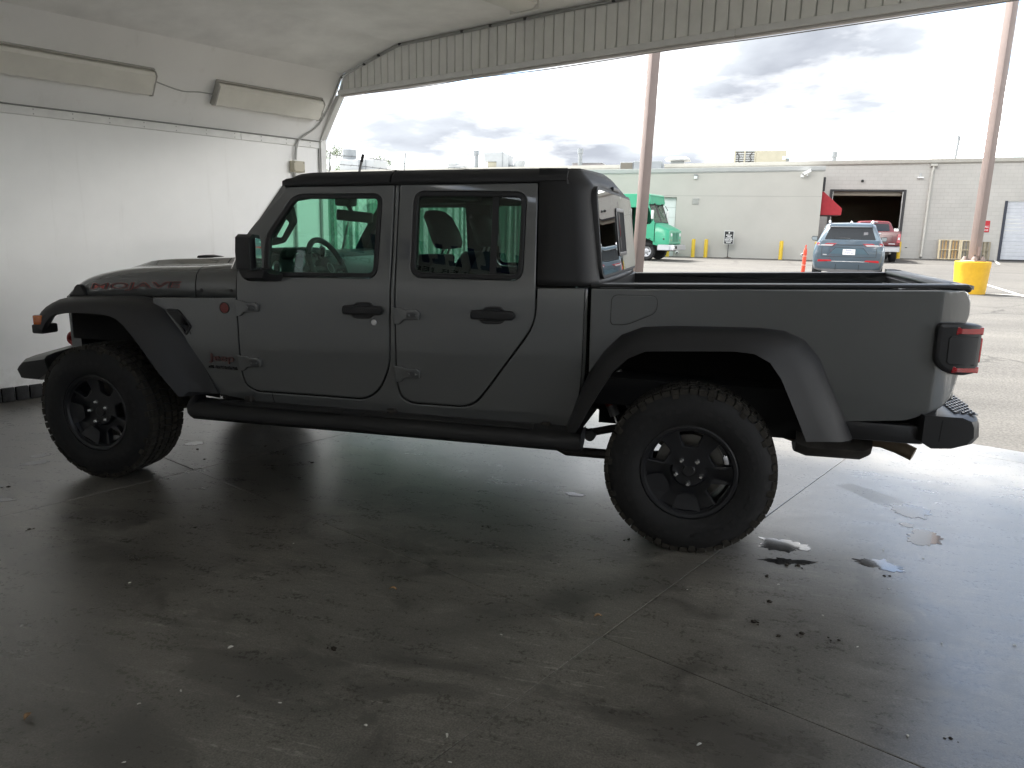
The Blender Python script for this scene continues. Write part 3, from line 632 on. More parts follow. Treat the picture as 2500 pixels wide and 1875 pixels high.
# ------------------------------------------------------------------ roof-top plant
UNITG = mat('unit_grey', (.25, .27, .285), .5, .2, var=.1, vscale=3); UNITB = mat('unit_beige', (.40, .38, .30), .6, var=.06, vscale=3); UNITD = mat('unit_dark', (.13, .12, .10), .7); UNITW = mat('unit_white', (.38, .40, .415), .5, var=.06)
def roof_thing(name, label, x, y, z, cat='roof unit', group=None): return thing(name, label, cat, (x, y, z), worldparts=True, group=group)
t = roof_thing('roof_unit', 'low grey roof unit with a brown louvred end, behind the steel post', -1.5, 41.5, 4.7)
bx('cabinet', -1.97, -.40, 41, 42.4, 4.7, 5.48, UNITG, t, .02, 1); bx('louvre_panel', -2.74, -1.975, 41.02, 42.4, 4.7, 5.43, UNITG, t, .02, 1); bx('grille', -2.70, -2.02, 40.98, 41.018, 4.8, 5.38, UNITD, t, .01, 1); slab('hood', [(-.395, 4.85), (-.26, 4.85), (-.395, 5.42)], XZ(41.1), 1.2, UNITG, t, r=.005)
t = roof_thing('roof_vent', 'mushroom roof vent with a flared metal cap', .1, 46, 5.2)
bx('curb', -.27, .52, 45.6, 46.4, 5.2, 5.86, UNITG, t, .01, 1)
loft('cap', [[(.125+sx*w, 46+sy*w, z) for sx, sy in ((-1, -1), (1, -1), (1, 1), (-1, 1))] for w, z in ((.42, 5.865), (.76, 5.93), (.74, 5.97), (.50, 6.12), (.48, 6.14))], UNITW, t, smooth=20)
t = roof_thing('roof_unit', 'beige air conditioner with open coil bays on the roof', 5, 46, 5.2)
bx('cabinet', 4.72, 6.42, 45.4, 47.2, 5.3, 6.44, UNITB, t, .02, 1); bx('coil_frame', 3.48, 4.715, 45.55, 47.1, 5.3, 6.42, UNITD, t, .01, 1)
for x in (3.46, 4.02, 4.62): bx('frame_post', x, x+.09, 45.45, 45.545, 5.3, 6.43, UNITB, t)
for k in range(7): bx('coil_fin', 3.55, 4.62, 45.50, 45.54, 5.45+k*.13, 5.53+k*.13, UNITW, t)
for q in ([(3.62, 6.3), (3.75, 6.1), (3.70, 5.9), (3.85, 5.7)], [(4.5, 6.35), (4.35, 6.1), (4.45, 5.9), (4.2, 5.7)]): tube('hose', smooth_path([(x, 45.47, z) for x, z in q]), .025, BLK2, t, 6)
bx('label_plate', 6.2, 6.38, 45.38, 45.396, 5.9, 6.1, mat('cam_white', (.78, .79, .79), .4), t); bx('connector', 6.43, 6.62, 45.6, 46.2, 5.4, 6.0, UNITG, t, .01, 1)
GV = 'thin vent pipes on the roofs'
def vpipe(x, y, z0, z1, r, label, tilt=0., cap=True):
    t = roof_thing('vent_pipe', label, x, y, z0, 'vent pipe', GV)
    tube('pipe', [(x, y, z0), (x+tilt*(z1-z0), y, z1-.28)], r, UNITG, t, 12); x2 = x+tilt*(z1-z0)
    lathe('cap', [(r*1.1, 0), (r*1.35, .02), (r*1.35, .3), (0, .3)], UNITG, t, 14, lambda a, b_, h: (x2+a, y+b_, z1-.3+h))
vpipe(9.12, 46, 5.3, 6.38, .12, 'short grey vent pipe above the open bay door')
vpipe(15.46, 46, 5.3, 7.2, .08, 'tall thin grey vent pipe above the pallets', .04)
vpipe(-5.66, 44.2, 5.0, 6.5, .13, 'grey vent pipe standing by the long brown roof curb')
vpipe(-12.4, 44.2, 4.9, 6.45, .13, 'grey vent pipe left of the boxy duct elbow')
t = roof_thing('roof_curb', 'long low brown roof curb beside a vent pipe', -5.3, 45, 5.2); bx('curb', -6.26, -4.39, 44.8, 46, 5.1, 5.68, mat('curb_brown', (.25, .23, .24), .7), t, .01, 1); bx('curb_lid', -6.3, -4.35, 44.76, 46.04, 5.683, 5.72, UNITG, t, .005, 1)
t = roof_thing('duct_elbow', 'boxy galvanised duct elbow on the roof', -11, 44, 5)
slab('elbow', [(-11.82, 5.75), (-11.0, 5.75), (-11.0, 5.0), (-10.2, 5.0), (-10.2, 6.16), (-10.6, 6.34), (-11.85, 6.33)], XZ(44), 1.2, UNITW, t, r=.02); bx('seam', -10.62, -10.57, 43.98, 43.998, 5.0, 6.34, UNITG, t); bx('stand', -11.6, -11.005, 44.1, 45, 4.9, 5.74, UNITB, t, .01, 1); bx('side_box', -10.19, -9.95, 44.2, 45, 5.0, 5.55, UNITG, t, .01, 1)
t = roof_thing('exhaust_fan', 'squat round exhaust fan right of the duct elbow', -9.55, 44.2, 5); lathe('drum', [(.30, 0), (.36, .5), (.37, .8), (.33, .84), (0, .84)], UNITW, t, 20, lambda a, b_, h: (-9.55+a, 44.3+b_, 5.0+h)); bx('base', -9.95, -9.15, 43.95, 44.7, 4.9, 5.05, UNITG, t, .01, 1)
t = roof_thing('roof_unit', 'small white roof unit beyond the barbed wire', -13.7, 45, 5); bx('cabinet', -14.25, -13.2, 44, 45.2, 4.9, 5.55, UNITW, t, .01, 1); bx('lid', -14.28, -13.75, 43.97, 45.2, 5.553, 5.70, UNITW, t, .01, 1); bx('panel', -13.9, -13.4, 43.97, 43.998, 5.1, 5.4, UNITG, t)
t = roof_thing('roof_unit', 'large white ducted roof unit with round stack next to the tree', -20.7, 44, 5)
bx('cabinet', -22.0, -19.4, 44, 46, 4.8, 5.95, UNITW, t, .02, 1); lathe('stack', [(.48, 0), (.46, .9), (0, .9)], UNITG, t, 20, lambda a, b_, h: (-21.55+a, 44.6+b_, 5.7+h)); slab('elbow', [(-21.5, 5.2), (-20.4, 5.2), (-20.4, 5.85), (-21.5, 5.85)], XZ(43.6), .4, UNITW, t, r=.02); bx('seam', -20.1, -20.04, 43.97, 43.998, 4.8, 5.95, UNITG, t)

# ------------------------------------------------------------------ trees behind the roofs
def leaf_mat(n, c1, c2):
    m = bpy.data.materials.new(n); m.use_nodes = True; t = m.node_tree; b = t.nodes['Principled BSDF']; g = t.nodes.new('ShaderNodeNewGeometry')
    L(t, ramp(t, g.outputs['Random Per Island'], [(0, c1), (1, c2)]), b.inputs['Base Color']); b.inputs['Roughness'].default_value = .6
    b.inputs['Transmission Weight'].default_value = 0.; return m
LEAF = leaf_mat('leaf', (.045, .085, .025), (.13, .17, .05)); BARK = mat('bark', (.09, .07, .05), .9, var=.3, vscale=6, bump=.4)
def tree(x, y, h, cr, label, seed):
    rr = random.Random(seed); z0 = gzz(y); t = thing('tree', label, 'tree', (x, y, z0))
    bm = bmesh.new(); tube_bm(bm, [(0, 0, 0), (.1, 0, h*.3), (-.1, .1, h*.55), (.1, 0, h*.8)], [.26, .2, .14, .05], 9)
    tips = []
    for k in range(11):
        a = rr.uniform(0, 6.3); zb = h*rr.uniform(.3, .65); ln = cr*rr.uniform(.5, .9)
        e = Vector((cos(a)*ln, sin(a)*ln, zb+ln*rr.uniform(.4, .9))); tube_bm(bm, [(0, 0, zb), e*.5+Vector((0, 0, zb*.42)), e], [.09, .06, .02], 6); tips.append(e)
    from_bm('trunk', bm, BARK, t)
    bm = bmesh.new()
    cl = tips+[Vector((rr.uniform(-.7, .7)*cr, rr.uniform(-.7, .7)*cr, h*rr.uniform(.5, .95))) for _ in range(26)]
    for c in cl:
        rad = rr.uniform(.35, .75)
        for _ in range(120):
            d = Vector((rr.gauss(0, 1), rr.gauss(0, 1), rr.gauss(0, .8))); d = d.normalized()*rad*rr.random()**.4
            q = c+d; a = Vector((rr.gauss(0, 1), rr.gauss(0, 1), rr.gauss(0, 1))).normalized(); b_ = a.orthogonal().normalized(); s = rr.uniform(.05, .10)
            bm.faces.new([bm.verts.new(q+a*s), bm.verts.new(q+b_*s*.5), bm.verts.new(q-a*s), bm.verts.new(q-b_*s*.5)])
    o = from_bm('crown', bm, LEAF, t, smooth=0, recalc=False); o['kind'] = 'stuff'
tree(-31.6, 60, 7.9, 2.2, 'bright green tree rising beside the jamb of the shelter', 4)
tree(-28.0, 63, 7.2, 1.6, 'small tree peeping out behind the large white roof unit', 9)
# ================================================================== THE GREY PICKUP
PAINT = mat('grey_paint', (.085, .089, .088), .26, 0, coat=1., spec=.5)
PLAST = mat('black_textured_plastic', (.020, .020, .021), .55, bump=.10, bscale=420, var=.15, vscale=3)
TOPM = mat('black_hardtop', (.016, .016, .017), .6, bump=.08, bscale=500)
SATIN = mat('satin_black', (.012, .012, .013), .42); RUBB = mat('seal_rubber', (.010, .010, .011), .5); DARK = mat('cavity_black', (.006, .006, .006), .9)
CHROME = mat('chrome', (.88, .88, .87), .2, 1.); INT = mat('interior_black', (.022, .022, .023), .6, bump=.06, bscale=300); SILV = mat('silver_trim', (.45, .45, .46), .3, .9)
G1 = glass('green_glass', (.80, .98, .90)); G2 = glass('privacy_glass', (.56, .66, .61)); G3 = glass('back_glass', (.56, .62, .60), refl=2.1); MIR = mat('mirror_glass', (.85, .9, .88), .02, 1.)
REDL = mat('red_lens', (.35, .006, .012), .12, coat=1.); AMB = mat('amber_lens', (.55, .13, .01), .2, coat=.6); STEEL = mat('dirty_steel', (.05, .045, .04), .6, .3, var=.4, vscale=15)
W2 = 1.87
TR = thing('pickup_truck', 'dark grey crew-cab pickup truck with black hardtop and off-road tyres in the shelter', 'pickup truck', (1.74, .935, 0), worldparts=True)
def ysd(z):
    if z > 1.25: return .132+(z-1.25)*.165
    if z > 1.14: return .126+.006*((z-1.14)/.11)**2
    return .126+.030*max(0, (1.0-z)/.5)**2
def ysf(z, n=0.): return ysd(z)+n
def SD(side, extra=0., yf=ysd):
    if side == 0: return lambda a, b, d: (a, yf(b)+extra+d, b)
    return lambda a, b, d: (a, W2-(yf(b)+extra+d), b)
ZC = tuple(.56+.035*i for i in range(35)); XC = tuple(.45+.09*i for i in range(28))
D1 = rnd([(.936, 1.37), (.985, 1.488), (1.232, 1.745), (1.872, 1.758), (1.8785, 1.33), (1.868, .80), (1.80, .66), (1.715, .602), (1.02, .593), (.952, .63), (.934, .72)], [.02, .06, .02, .012, .3, .10, .08, .06, .05, .05, .05])
D2 = rnd([(1.904, 1.759), (2.652, 1.771), (2.675, 1.225), (2.675, 1.07), (2.43, .725), (2.36, .635), (2.29, .606), (1.99, .602), (1.935, .63), (1.912, .70)], [.012, .012, .2, .09, .04, .05, .04, .04, .03, .06])
R1 = rnd([(1.112, 1.255), (1.80, 1.268), (1.806, 1.712), (1.275, 1.706), (1.112, 1.478)], [.075, .06, .055, .06, .03], 6)
R2 = rnd([(1.990, 1.280), (2.604, 1.286), (2.598, 1.726), (1.986, 1.726)], [.07, .06, .06, .06], 6)
def gi(p, r): return inset(p if area2(p) > 0 else p[::-1], r)
HINGE = [(.936-.008, 1.119), (.969, 1.117), (1.003, 1.107), (1.056, 1.111), (1.078, 1.096), (1.077, 1.057), (.988, 1.052), (.963, 1.027), (.936, 1.027)]
def hinge(par, side, dx, dz):
    q = [(x+dx, z+dz) for x, z in HINGE]
    h = slab('hinge', rnd(q, .006, 2), SD(side, -.022), .024, PAINT, par, r=.005)
    slab('hinge_recess', rnd([(x+dx, z+dz) for x, z in ((1.005, 1.062), (1.066, 1.064), (1.067, 1.094), (1.006, 1.094))], .012, 3), SD(side, -.0235), .003, mat('paint_shadow_line', (.05, .052, .054), .5), h, r=.001)
    for bxx in (1.018, 1.056):
        lathe('bolt', [(0, .006), (.0065, .005), (.008, .001), (.008, 0)], PAINT, h, 10, lambda x, y, hh, bxx=bxx: (bxx+dx+x, (ysd(1.08)-.0236-hh) if side == 0 else W2-(ysd(1.08)-.0236-hh), 1.079+dz+y))
    return h
def handle(par, side, x0, dz=0.):
    f = SD(side, -.03)
    hd = slab('door_handle', rnd([(x0, 1.071+dz), (x0+.225, 1.075+dz), (x0+.238, 1.098+dz), (x0+.225, 1.122+dz), (x0+.005, 1.119+dz), (x0-.002, 1.1+dz)], .018, 4), f, .022, SATIN, par, r=.009)
    bow = rnd([(x0+.05, 1.048+dz), (x0+.165, 1.050+dz), (x0+.19, 1.095+dz), (x0+.165, 1.142+dz), (x0+.072, 1.139+dz), (x0+.03, 1.095+dz)], .03, 5)
    slab('handle_bowl', bow, SD(side, -.006), .012, SATIN, hd, holes=[gi(bow, .013)], r=.003); slab('handle_cavity', gi(bow, .0135), SD(side, -.0015), .006, mat('bowl_dark', (.03, .031, .032), .4), hd, r=.001)
def door(side, kind):
    D, RR, gm = (D1, R1, G1) if kind == 0 else (D2, R2, G2)
    d = slab('front_door' if kind == 0 else 'rear_door', D, SD(side), .05, PAINT, TR, holes=[RR], r=.006, cuts=(XC, ZC), mx=.04)
    inner = gi(RR, .026)
    slab('window_seal', gi(RR, .0015), SD(side, -.004), .03, RUBB, d, holes=[inner], r=.006, mx=.05, cuts=((), ZC))
    slab('window_glass', gi(RR, .022), SD(side, .010), .004, gm, d, r=0, cuts=((), ZC), mx=.06)
    if kind == 1: slab('divider_bar', [(2.425, 1.29), (2.46, 1.29), (2.452, 1.715), (2.419, 1.715)], SD(side, .006), .003, RUBB, d, r=.001)
    if kind == 0:
        hinge(d, side, 0, 0); hinge(d, side, 0, -.316); handle(d, side, 1.606)
        lathe('lock_cylinder', [(0, .004), (.012, .004), (.016, .001), (.016, -.002)], mat('lock_chrome', (.75, .75, .74), .3, .85), d, 18, lambda x, y, h: (1.783+x, ysd(1.03)-h if side == 0 else W2-ysd(1.03)+h, 1.033+y))
    else:
        hinge(d, side, .975, .004); hinge(d, side, .975, -.312); handle(d, side, 2.339, .009)
    return d
for s in (0, 1): door(s, 0); door(s, 1)
# body side: fender, rocker, pillar and cab corner in one pressing
BS = [(.36, 1.105), (.928, 1.128), (.9265, .73), (.944, .625), (1.01, .586), (1.72, .594), (1.808, .655), (1.8755, .795), (1.8845, 1.33), (1.878, 1.755), (1.898, 1.756), (1.9045, .70), (1.928, .625), (1.98, .595), (2.295, .599), (2.366, .629), (2.437, .718), (2.683, 1.066), (2.683, 1.252), (2.925, 1.262), (2.925, .80), (2.90, .55), (2.84, .53), (1.15, .505), (.80, .55), (.62, .56), (.36, .80)]
BSR = [0, .01, .05, .05, .05, .06, .08, .10, 0, 0, 0, .06, .03, .04, .04, .05, .04, .09, .01, .012, .1, .03, .02, .02, .02, .02, 0]
for s in (0, 1):
    q = slab('body_side', rnd(BS, BSR), SD(s, .002), .03, PAINT, TR, r=.005, cuts=(XC, ZC), mx=.04)
    slab('body_inner', [(.3, .62), (2.93, .56), (2.93, 1.24), (.95, 1.24), (.95, 1.10), (.3, 1.08)], SD(s, .045), .02, DARK, TR, r=0)
    slab('sill_joint', [(1.118, .589), (1.123, .589), (1.137, .512), (1.132, .512)], SD(s, .0005), .01, DARK, q, r=0)
# pillars and headers inside (dark)
for s in (0, 1):
    slab('pillar_trim', [(1.80, 1.24), (1.99, 1.24), (1.98, 1.76), (1.80, 1.76)], SD(s, .055), .05, INT, TR, r=.01); slab('pillar_trim', [(2.60, 1.24), (2.86, 1.24), (2.82, 1.76), (2.60, 1.76)], SD(s, .055), .05, INT, TR, r=.01)
# round trail badge and name plates
def near(a, z, e=0.): return (a, ysd(z)-e, z)
lathe('trail_badge', [(0, .004), (.024, .004), (.028, .002), (.029, 0)], mat('badge_red', (.22, .05, .045), .5), TR, 24, lambda x, y, h: (.849+x, ysd(1.068)-h+.002, 1.068+y))
lathe('badge_rim', [(.029, 0), (.029, .004), (.033, .003), (.033, 0)], SATIN, TR, 24, lambda x, y, h: (.849+x, ysd(1.068)-h+.002, 1.068+y))
for k, w in enumerate((.026, .034, .038, .034)): bx('badge_mark', .849-w/2, .849+w/2, ysd(1.06)-.0055, ysd(1.06)-.0025, 1.048+k*.012, 1.051+k*.012, mat('badge_dark', (.10, .03, .03), .6), TR)
EMB = mat('emblem_red', (.085, .034, .03), .45)
text('maker_name', 'Jeep', lambda a, b, d: (.722+a+b*.0, ysd(.77)-.0005-d*.2, .742+b), .170, .056, EMB, TR, ext=.03, off=.004)
text('model_name', 'GLADIATOR', lambda a, b, d: (.714+a, ysd(.72)-.0005-d*.2, .709+b), .195, .018, SATIN, TR, ext=.02, off=.01)
# ------------------------------------------------ hood
def interp(tab, x):
    if x <= tab[0][0]: return tab[0][1]
    for p, q in zip(tab, tab[1:]):
        if x <= q[0]: return p[1]+(q[1]-p[1])*(x-p[0])/(q[0]-p[0])
    return tab[-1][1]
def hood_par(x):
    yb = .35-.18*max(0., min(1., (x+.42)/1.32))**.8
    return yb, interp([(-.48, 1.055), (-.32, 1.075), (.226, 1.108), (.895, 1.132)], x), interp([(-.485, 1.075), (-.475, 1.105), (-.44, 1.142), (-.39, 1.170), (-.338, 1.191), (-.27, 1.209), (-.195, 1.225), (-.10, 1.242), (.005, 1.256), (.13, 1.266), (.267, 1.273), (.55, 1.286), (.8, 1.307), (.95, 1.318)], x)
def hood_sec(x):
    yb, zb, zt_ = hood_par(x); h = zt_-zb
    bl = max(0., min(1., (x+.20)/.24)); bl = bl*bl*(3-2*bl)*.030
    half = [(yb+.02, zb-.02), (yb, zb), (yb+.004, zb+h*.45), (yb+.018, zb+h*.72), (yb+.045, zb+h*.90), (yb+.085, zb+h*.985), (yb+.13, zt_+.002), (yb+.19, zt_+.006), (.52, zt_+.010), (.56, zt_+.012+bl*.9), (.62, zt_+.014+bl), (.78, zt_+.018+bl), (.935, zt_+.02+bl)]
    pts = [(x, y, z) for y, z in half]+[(x, W2-y, z) for y, z in half[-2::-1]]
    return pts
hood = loft('hood', [hood_sec(x) for x in (-.485, -.475, -.46, -.44, -.415, -.39, -.36, -.33, -.30, -.26, -.22, -.18, -.14, -.10, -.05, 0., .05, .10, .15, .20, .25, .30, .35, .40, .45, .50, .55, .598)], PAINT, TR, smooth=50)
cowl = loft('cowl', [hood_sec(x) for x in (.606, .66, .70, .75, .80, .85, .90)], PAINT, TR, smooth=50)
for s in (0, 1):
    for x, z in ((.645, 1.155), (.864, 1.162)):
        yb = hood_par(x)[0]; lathe('cowl_bolt', [(0, .006), (.006, .006), (.011, .003), (.012, 0)], SATIN, cowl, 12, lambda a, b, h, x=x, z=z, yb=yb: (x+a, (yb-h+.001) if s == 0 else W2-(yb-h+.001), z+b))
slab('hood_latch', rnd([(-.42, 1.062), (-.30, 1.078), (-.335, 1.140), (-.36, 1.146), (-.383, 1.13)], .01, 2), lambda a, b, d: (a, .305+d, b), .03, SATIN, hood, r=.005)
def hside(e): return lambda a, b, d: (lambda X, Zz: (X, hood_par(X)[0]+.002-e-d*.03, Zz))(-.267+a, 1.106+b+a*.059)
bbx = text('hood_decal', 'MOJAVE', hside(.002), .765, .049, mat('decal_red', (.45, .085, .065), .5), hood, ext=.01, off=.025, shear=.15)
text('hood_decal', 'MOJAVE', hside(.0036), .765, .049, mat('decal_black', (.012, .012, .013), .45), hood, ext=.01, off=.0, shear=.15, ref=bbx['_bb'])
# front clip: grille, lamps, inner fenders, bumper
loft('grille', [[(x, y, z) for y, z in ((.36, .72), (.355, 1.06), (.40, 1.085), (W2-.40, 1.085), (W2-.355, 1.06), (W2-.36, .72))] for x in (-.50, -.42)], PAINT, TR, smooth=25)
for k in range(7): bx('grille_slot', -.512, -.501, .67+k*.078, .67+k*.078+.04, .78, 1.03, DARK, TR, .004, 1)
for y in (.52, W2-.52): lathe('headlamp', [(0, .03), (.07, .025), (.095, .005), (.10, 0)], mat('lamp_glass', (.5, .52, .55), .08, .4), TR, 24, lambda a, b, h, y=y: (-.501-h, y+a, .94+b))
for s in (0, 1):
    Y = (lambda y: y) if s == 0 else (lambda y: W2-y)
    # flare: loft of sections along the arch; (body x,z,y) (outer edge) (lip)
    jun = [(-.41, .975, .12), (-.47, 1.015, .20), (-.46, 1.050, .26), (-.389, 1.068, .28), (-.26, 1.077, .28), (-.136, 1.084, .28), (.0, 1.090, .26), (.10, 1.094, .24), (.206, 1.096, .22), (.30, 1.092, .19), (.373, 1.082, .16), (.449, 1.039, .14), (.574, .889, .137), (.674, .728, .137), (.768, .558, .134)]
    out_ = [(-.40, .965, .03), (-.38, .985, .03), (-.345, 1.014, .03), (-.246, 1.054, .03), (-.19, 1.065, .03), (-.134, 1.073, .03), (-.02, 1.081, .03), (.06, 1.084, .03), (.13, 1.083, .03), (.21, 1.076, .03), (.268, 1.065, .03), (.358, 1.034, .035), (.46, .90, .05), (.555, .715, .08), (.66, .545, .11)]
    lip = [(-.385, .905, .0), (-.338, .890, -.006), (-.300, .94, -.010), (-.245, .986, -.012), (-.155, 1.003, -.012), (-.08, 1.008, -.012), (.02, 1.010, -.012), (.11, 1.009, -.012), (.17, 1.002, -.012), (.215, .988, -.012), (.265, .952, -.012), (.325, .888, -.012), (.41, .782, -.012), (.50, .667, -.008), (.60, .556, .0)]
    secs = []
    for (jx, jz, jy), (ox, oz, oy), (lx, lz, ly) in zip(jun, out_, lip):
        j = Vector((jx, jy, jz)); c = Vector((ox, oy, oz)); e = Vector((lx, ly, lz)); V3 = lambda q, dy=0., dz=0.: (q.x, Y(q.y+dy), q.z+dz)
        secs.append([(jx, Y(jy+.02), jz+.001), V3(j), V3(j*.5+c*.5, 0, .006), V3(j*.15+c*.85, 0, .005), V3(c*.8+e*.2, -.006, .0), V3(c*.45+e*.55, -.006), V3(c*.12+e*.88, -.003), V3(e), (lx+.003, Y(ly+.016), lz-.002), (lx+.006, Y(ly+.05), lz+.02), (jx, Y(jy+.02), jz-.03)])
    fl_ = loft('front_flare', secs, PLAST, TR, smooth=45)
    bx('flare_tip', -.445, -.365, Y(.02), Y(.14), .862, .918, PLAST, fl_, .01, 2)
    bx('side_marker', -.408, -.34, Y(.0), Y(.07), .920, .978, AMB, fl_, .008, 2)
    loft('inner_fender', [[(x, Y(.30), z0), (x, Y(.30), 1.08), (x, Y(.55), 1.08), (x, Y(.55), z0)] for x, z0 in ((-.42, .80), (-.1, .80), (.2, .70), (.6, .55))], DARK, TR)
    vent = rnd([(.455, 1.045), (.540, 1.045), (.622, .948), (.578, .893), (.54, .95)], .012, 3)
    vo = slab('fender_vent', vent, SD(s, -.008), .02, SATIN, TR, holes=[gi(vent, .012)], r=.003)
    slab('vent_mesh', gi(vent, .0115), SD(s, .0), .004, DARK, vo, r=0)
    bm = bmesh.new()
    for k in range(9): 
        f = SD(s, -.002)
        tube_bm(bm, [f(.46+k*.018, 1.034-k*.012, 0), f(.50+k*.014, .99-k*.011, 0)], .0022, 4)
    from_bm('vent_bars', bm, SATIN, vo)
# front bumper
bsec = lambda y, x0, zt_, zb: [(x0+.02, y, zb), (x0, y, zb+.04), (x0-.005, y, (zt_+zb)/2), (x0+.01, y, zt_-.03), (x0+.05, y, zt_), (x0+.22, y, zt_+.03), (x0+.24, y, zb+.05), (x0+.16, y, zb)]
bl = [(.12, -.70, .655, .555), (.18, -.745, .665, .535), (.28, -.775, .672, .522), (.45, -.80, .68, .515), (.7, -.845, .69, .51), (.935, -.865, .69, .51)]
bl += [(W2-q[0],)+q[1:] for q in bl[-2::-1]]
loft('front_bumper', [bsec(*q) for q in bl], SATIN, TR, smooth=40)
for y in (.55, W2-.55):
    tube('tow_hook', smooth_path([(-.66, y, .70), (-.715, y, .735), (-.70, y, .78), (-.64, y, .785), (-.60, y, .72)]), .016, mat('hook_red', (.30, .015, .012), .4), TR, 8)
bx('bumper_mount', -.66, -.40, .5, .62, .58, .70, STEEL, TR, .01, 1); bx('bumper_mount', -.66, -.40, W2-.62, W2-.5, .58, .70, STEEL, TR, .01, 1)
# ------------------------------------------------ windscreen frame, glass, roof
def ws(y, z):            # windscreen plane X at height z
    return .93+(z-1.30)*.62
for s in (0, 1):
    Y = (lambda y: y) if s == 0 else (lambda y: W2-y)
    loft('a_pillar', [[(x-.045, Y(ysd(z)+.045), z), (x-.01, Y(ysd(z)+.006), z), (x+.035, Y(ysd(z)+.004), z), (x+.03, Y(ysd(z)+.085), z), (x-.03, Y(ysd(z)+.10), z)] for x, z in ((.91, 1.29), (.955, 1.40), (1.02, 1.50), (1.11, 1.62), (1.205, 1.75))], PAINT if s == 0 else INT, TR, smooth=40)
slab('windscreen', [(.20, 1.32), (W2-.20, 1.32), (W2-.26, 1.74), (.26, 1.74)], lambda a, b, d: (ws(a, b)+d-.01, a, b), .005, G1, TR, r=0)
bx('windscreen_header', 1.165, 1.24, .26, W2-.26, 1.735, 1.785, INT, TR, .012, 2)
def roofsec(x, zt_, zs, crown=.02, fw=0.):
    y0 = ysd(zs)-.006; W = (1, 1, .97, .9, .7, .4, .05, 0)
    h = [(y0+.01, zs-.004), (y0-.004, zs+.006), (y0, zs+.02), (y0+.012, zs+.042), (y0+.045, zt_-.014), (y0+.10, zt_), (.55, zt_+crown*.6), (.935, zt_+crown)]
    return [(x+w*fw, y, z) for (y, z), w in zip(h, W)]+[(x+w*fw, W2-y, z) for (y, z), w in list(zip(h, W))[-2::-1]]+[(x+fw*.3, W2-.30, zs-.0), (x+fw*.3, .30, zs-.0)]
top1 = loft('roof_panel', [roofsec(x, zt_, zs, .02, max(0, (1.45-x)/.30)*.075) for x, zt_, zs in ((1.145, 1.768, 1.742), (1.16, 1.788, 1.746), (1.20, 1.808, 1.750), (1.245, 1.820, 1.752), (1.33, 1.827, 1.755), (1.45, 1.830, 1.758), (1.65, 1.834, 1.762), (1.845, 1.837, 1.765))], TOPM, TR, smooth=50)
top2 = loft('roof_panel', [roofsec(x, zt_, zs) for x, zt_, zs in ((1.856, 1.838, 1.765), (2.1, 1.842, 1.769), (2.4, 1.846, 1.772), (2.66, 1.848, 1.775), (2.80, 1.846, 1.778))], TOPM, TR, smooth=50)
bx('roof_seam', 1.844, 1.857, .28, W2-.28, 1.80, 1.838, RUBB, TR)
for s in (0, 1): slab('drip_rail', [(1.24, 1.7585), (2.68, 1.783), (2.68, 1.776), (1.24, 1.7505)], SD(s, -.010), .02, RUBB, TR, r=.002)
for s in (0, 1): slab('roof_strake', [(1.95, 1.792), (2.755, 1.801), (2.765, 1.796), (2.755, 1.789), (1.95, 1.782)], SD(s, -.004), .01, TOPM, TR, r=.003)
# hardtop rear: walls of horizontal rings
def ring(z, zi):
    y0 = ysd(z)-.004; xr = 2.985-(z-1.27)*.125; r = .105; k = max(0., z-1.76)
    pts = [(2.684-(z-1.25)*.048, y0), (2.80, y0)]
    xr -= k*.8; y1 = y0+k*.35
    for j in range(7):
        a = j/6*pi/2; pts.append((xr-r+r*sin(a), y1+r-r*cos(a)))
    pts += [(xr+.012, .50), (xr+.02, .935)]
    return [(x, y, z) for x, y in pts]
zs_ = [1.270, 1.30, 1.36, 1.45, 1.55, 1.65, 1.72, 1.765, 1.80, 1.825, 1.842]
half = [ring(z, i) for i, z in enumerate(zs_)]
fullr = [h+[(x, W2-y, z) for x, y, z in h[-2::-1]] for h in half]
# rear opening for the back glass: keep it solid frame by building strips around the hole
bm = bmesh.new(); grid = [[bm.verts.new(q) for q in r_] for r_ in fullr]; n = len(fullr[0])
for i in range(len(grid)-1):
    for j in range(n-1):
        ym = (fullr[i][j][1]+fullr[i][j+1][1])/2; zm = (zs_[i]+zs_[i+1])/2
        if .24 < ym < W2-.24 and 1.30 < zm < 1.75 and 8 <= j <= n-10: continue
        bm.faces.new((grid[i][j], grid[i][j+1], grid[i+1][j+1], grid[i+1][j]))
ht = from_bm('hardtop_rear', bm, TOPM, TR, smooth=50)
md = ht.modifiers.new('thick', 'SOLIDIFY'); md.thickness = .02; md.offset = -1
slab('roof_rear_cap', [(2.79, .32), (2.845, .34), (2.86, .60), (2.863, .935), (2.86, W2-.60), (2.845, W2-.34), (2.79, W2-.32)], lambda a, b, d: (a, b, 1.848+.018*(1-abs(b-.935)/.62)-d), .02, TOPM, TR, r=.006)
def rw(y, z): return 2.985-(z-1.27)*.125+.012+.008*(1-min(1, abs(y-.935)/.62))
RWO = rnd([(.245, 1.318), (W2-.245, 1.318), (W2-.275, 1.742), (.275, 1.742)], .06, 6)
bgm = slab('back_glass', RWO, lambda a, b, d: (rw(a, b)+.006-d, a, b), .006, G3, TR, r=.0, cuts=((.4, .6, .8, .935, 1.1, 1.3, 1.5), ()))
RWI = gi(RWO, -.018)
slab('back_glass_surround', RWI, lambda a, b, d: (rw(a, b)+.004-d, a, b), .03, TOPM, TR, holes=[gi(RWO, .004)], r=.004)
so = rnd([(.80, 1.40), (1.14, 1.40), (1.14, 1.67), (.80, 1.67)], .035, 4)
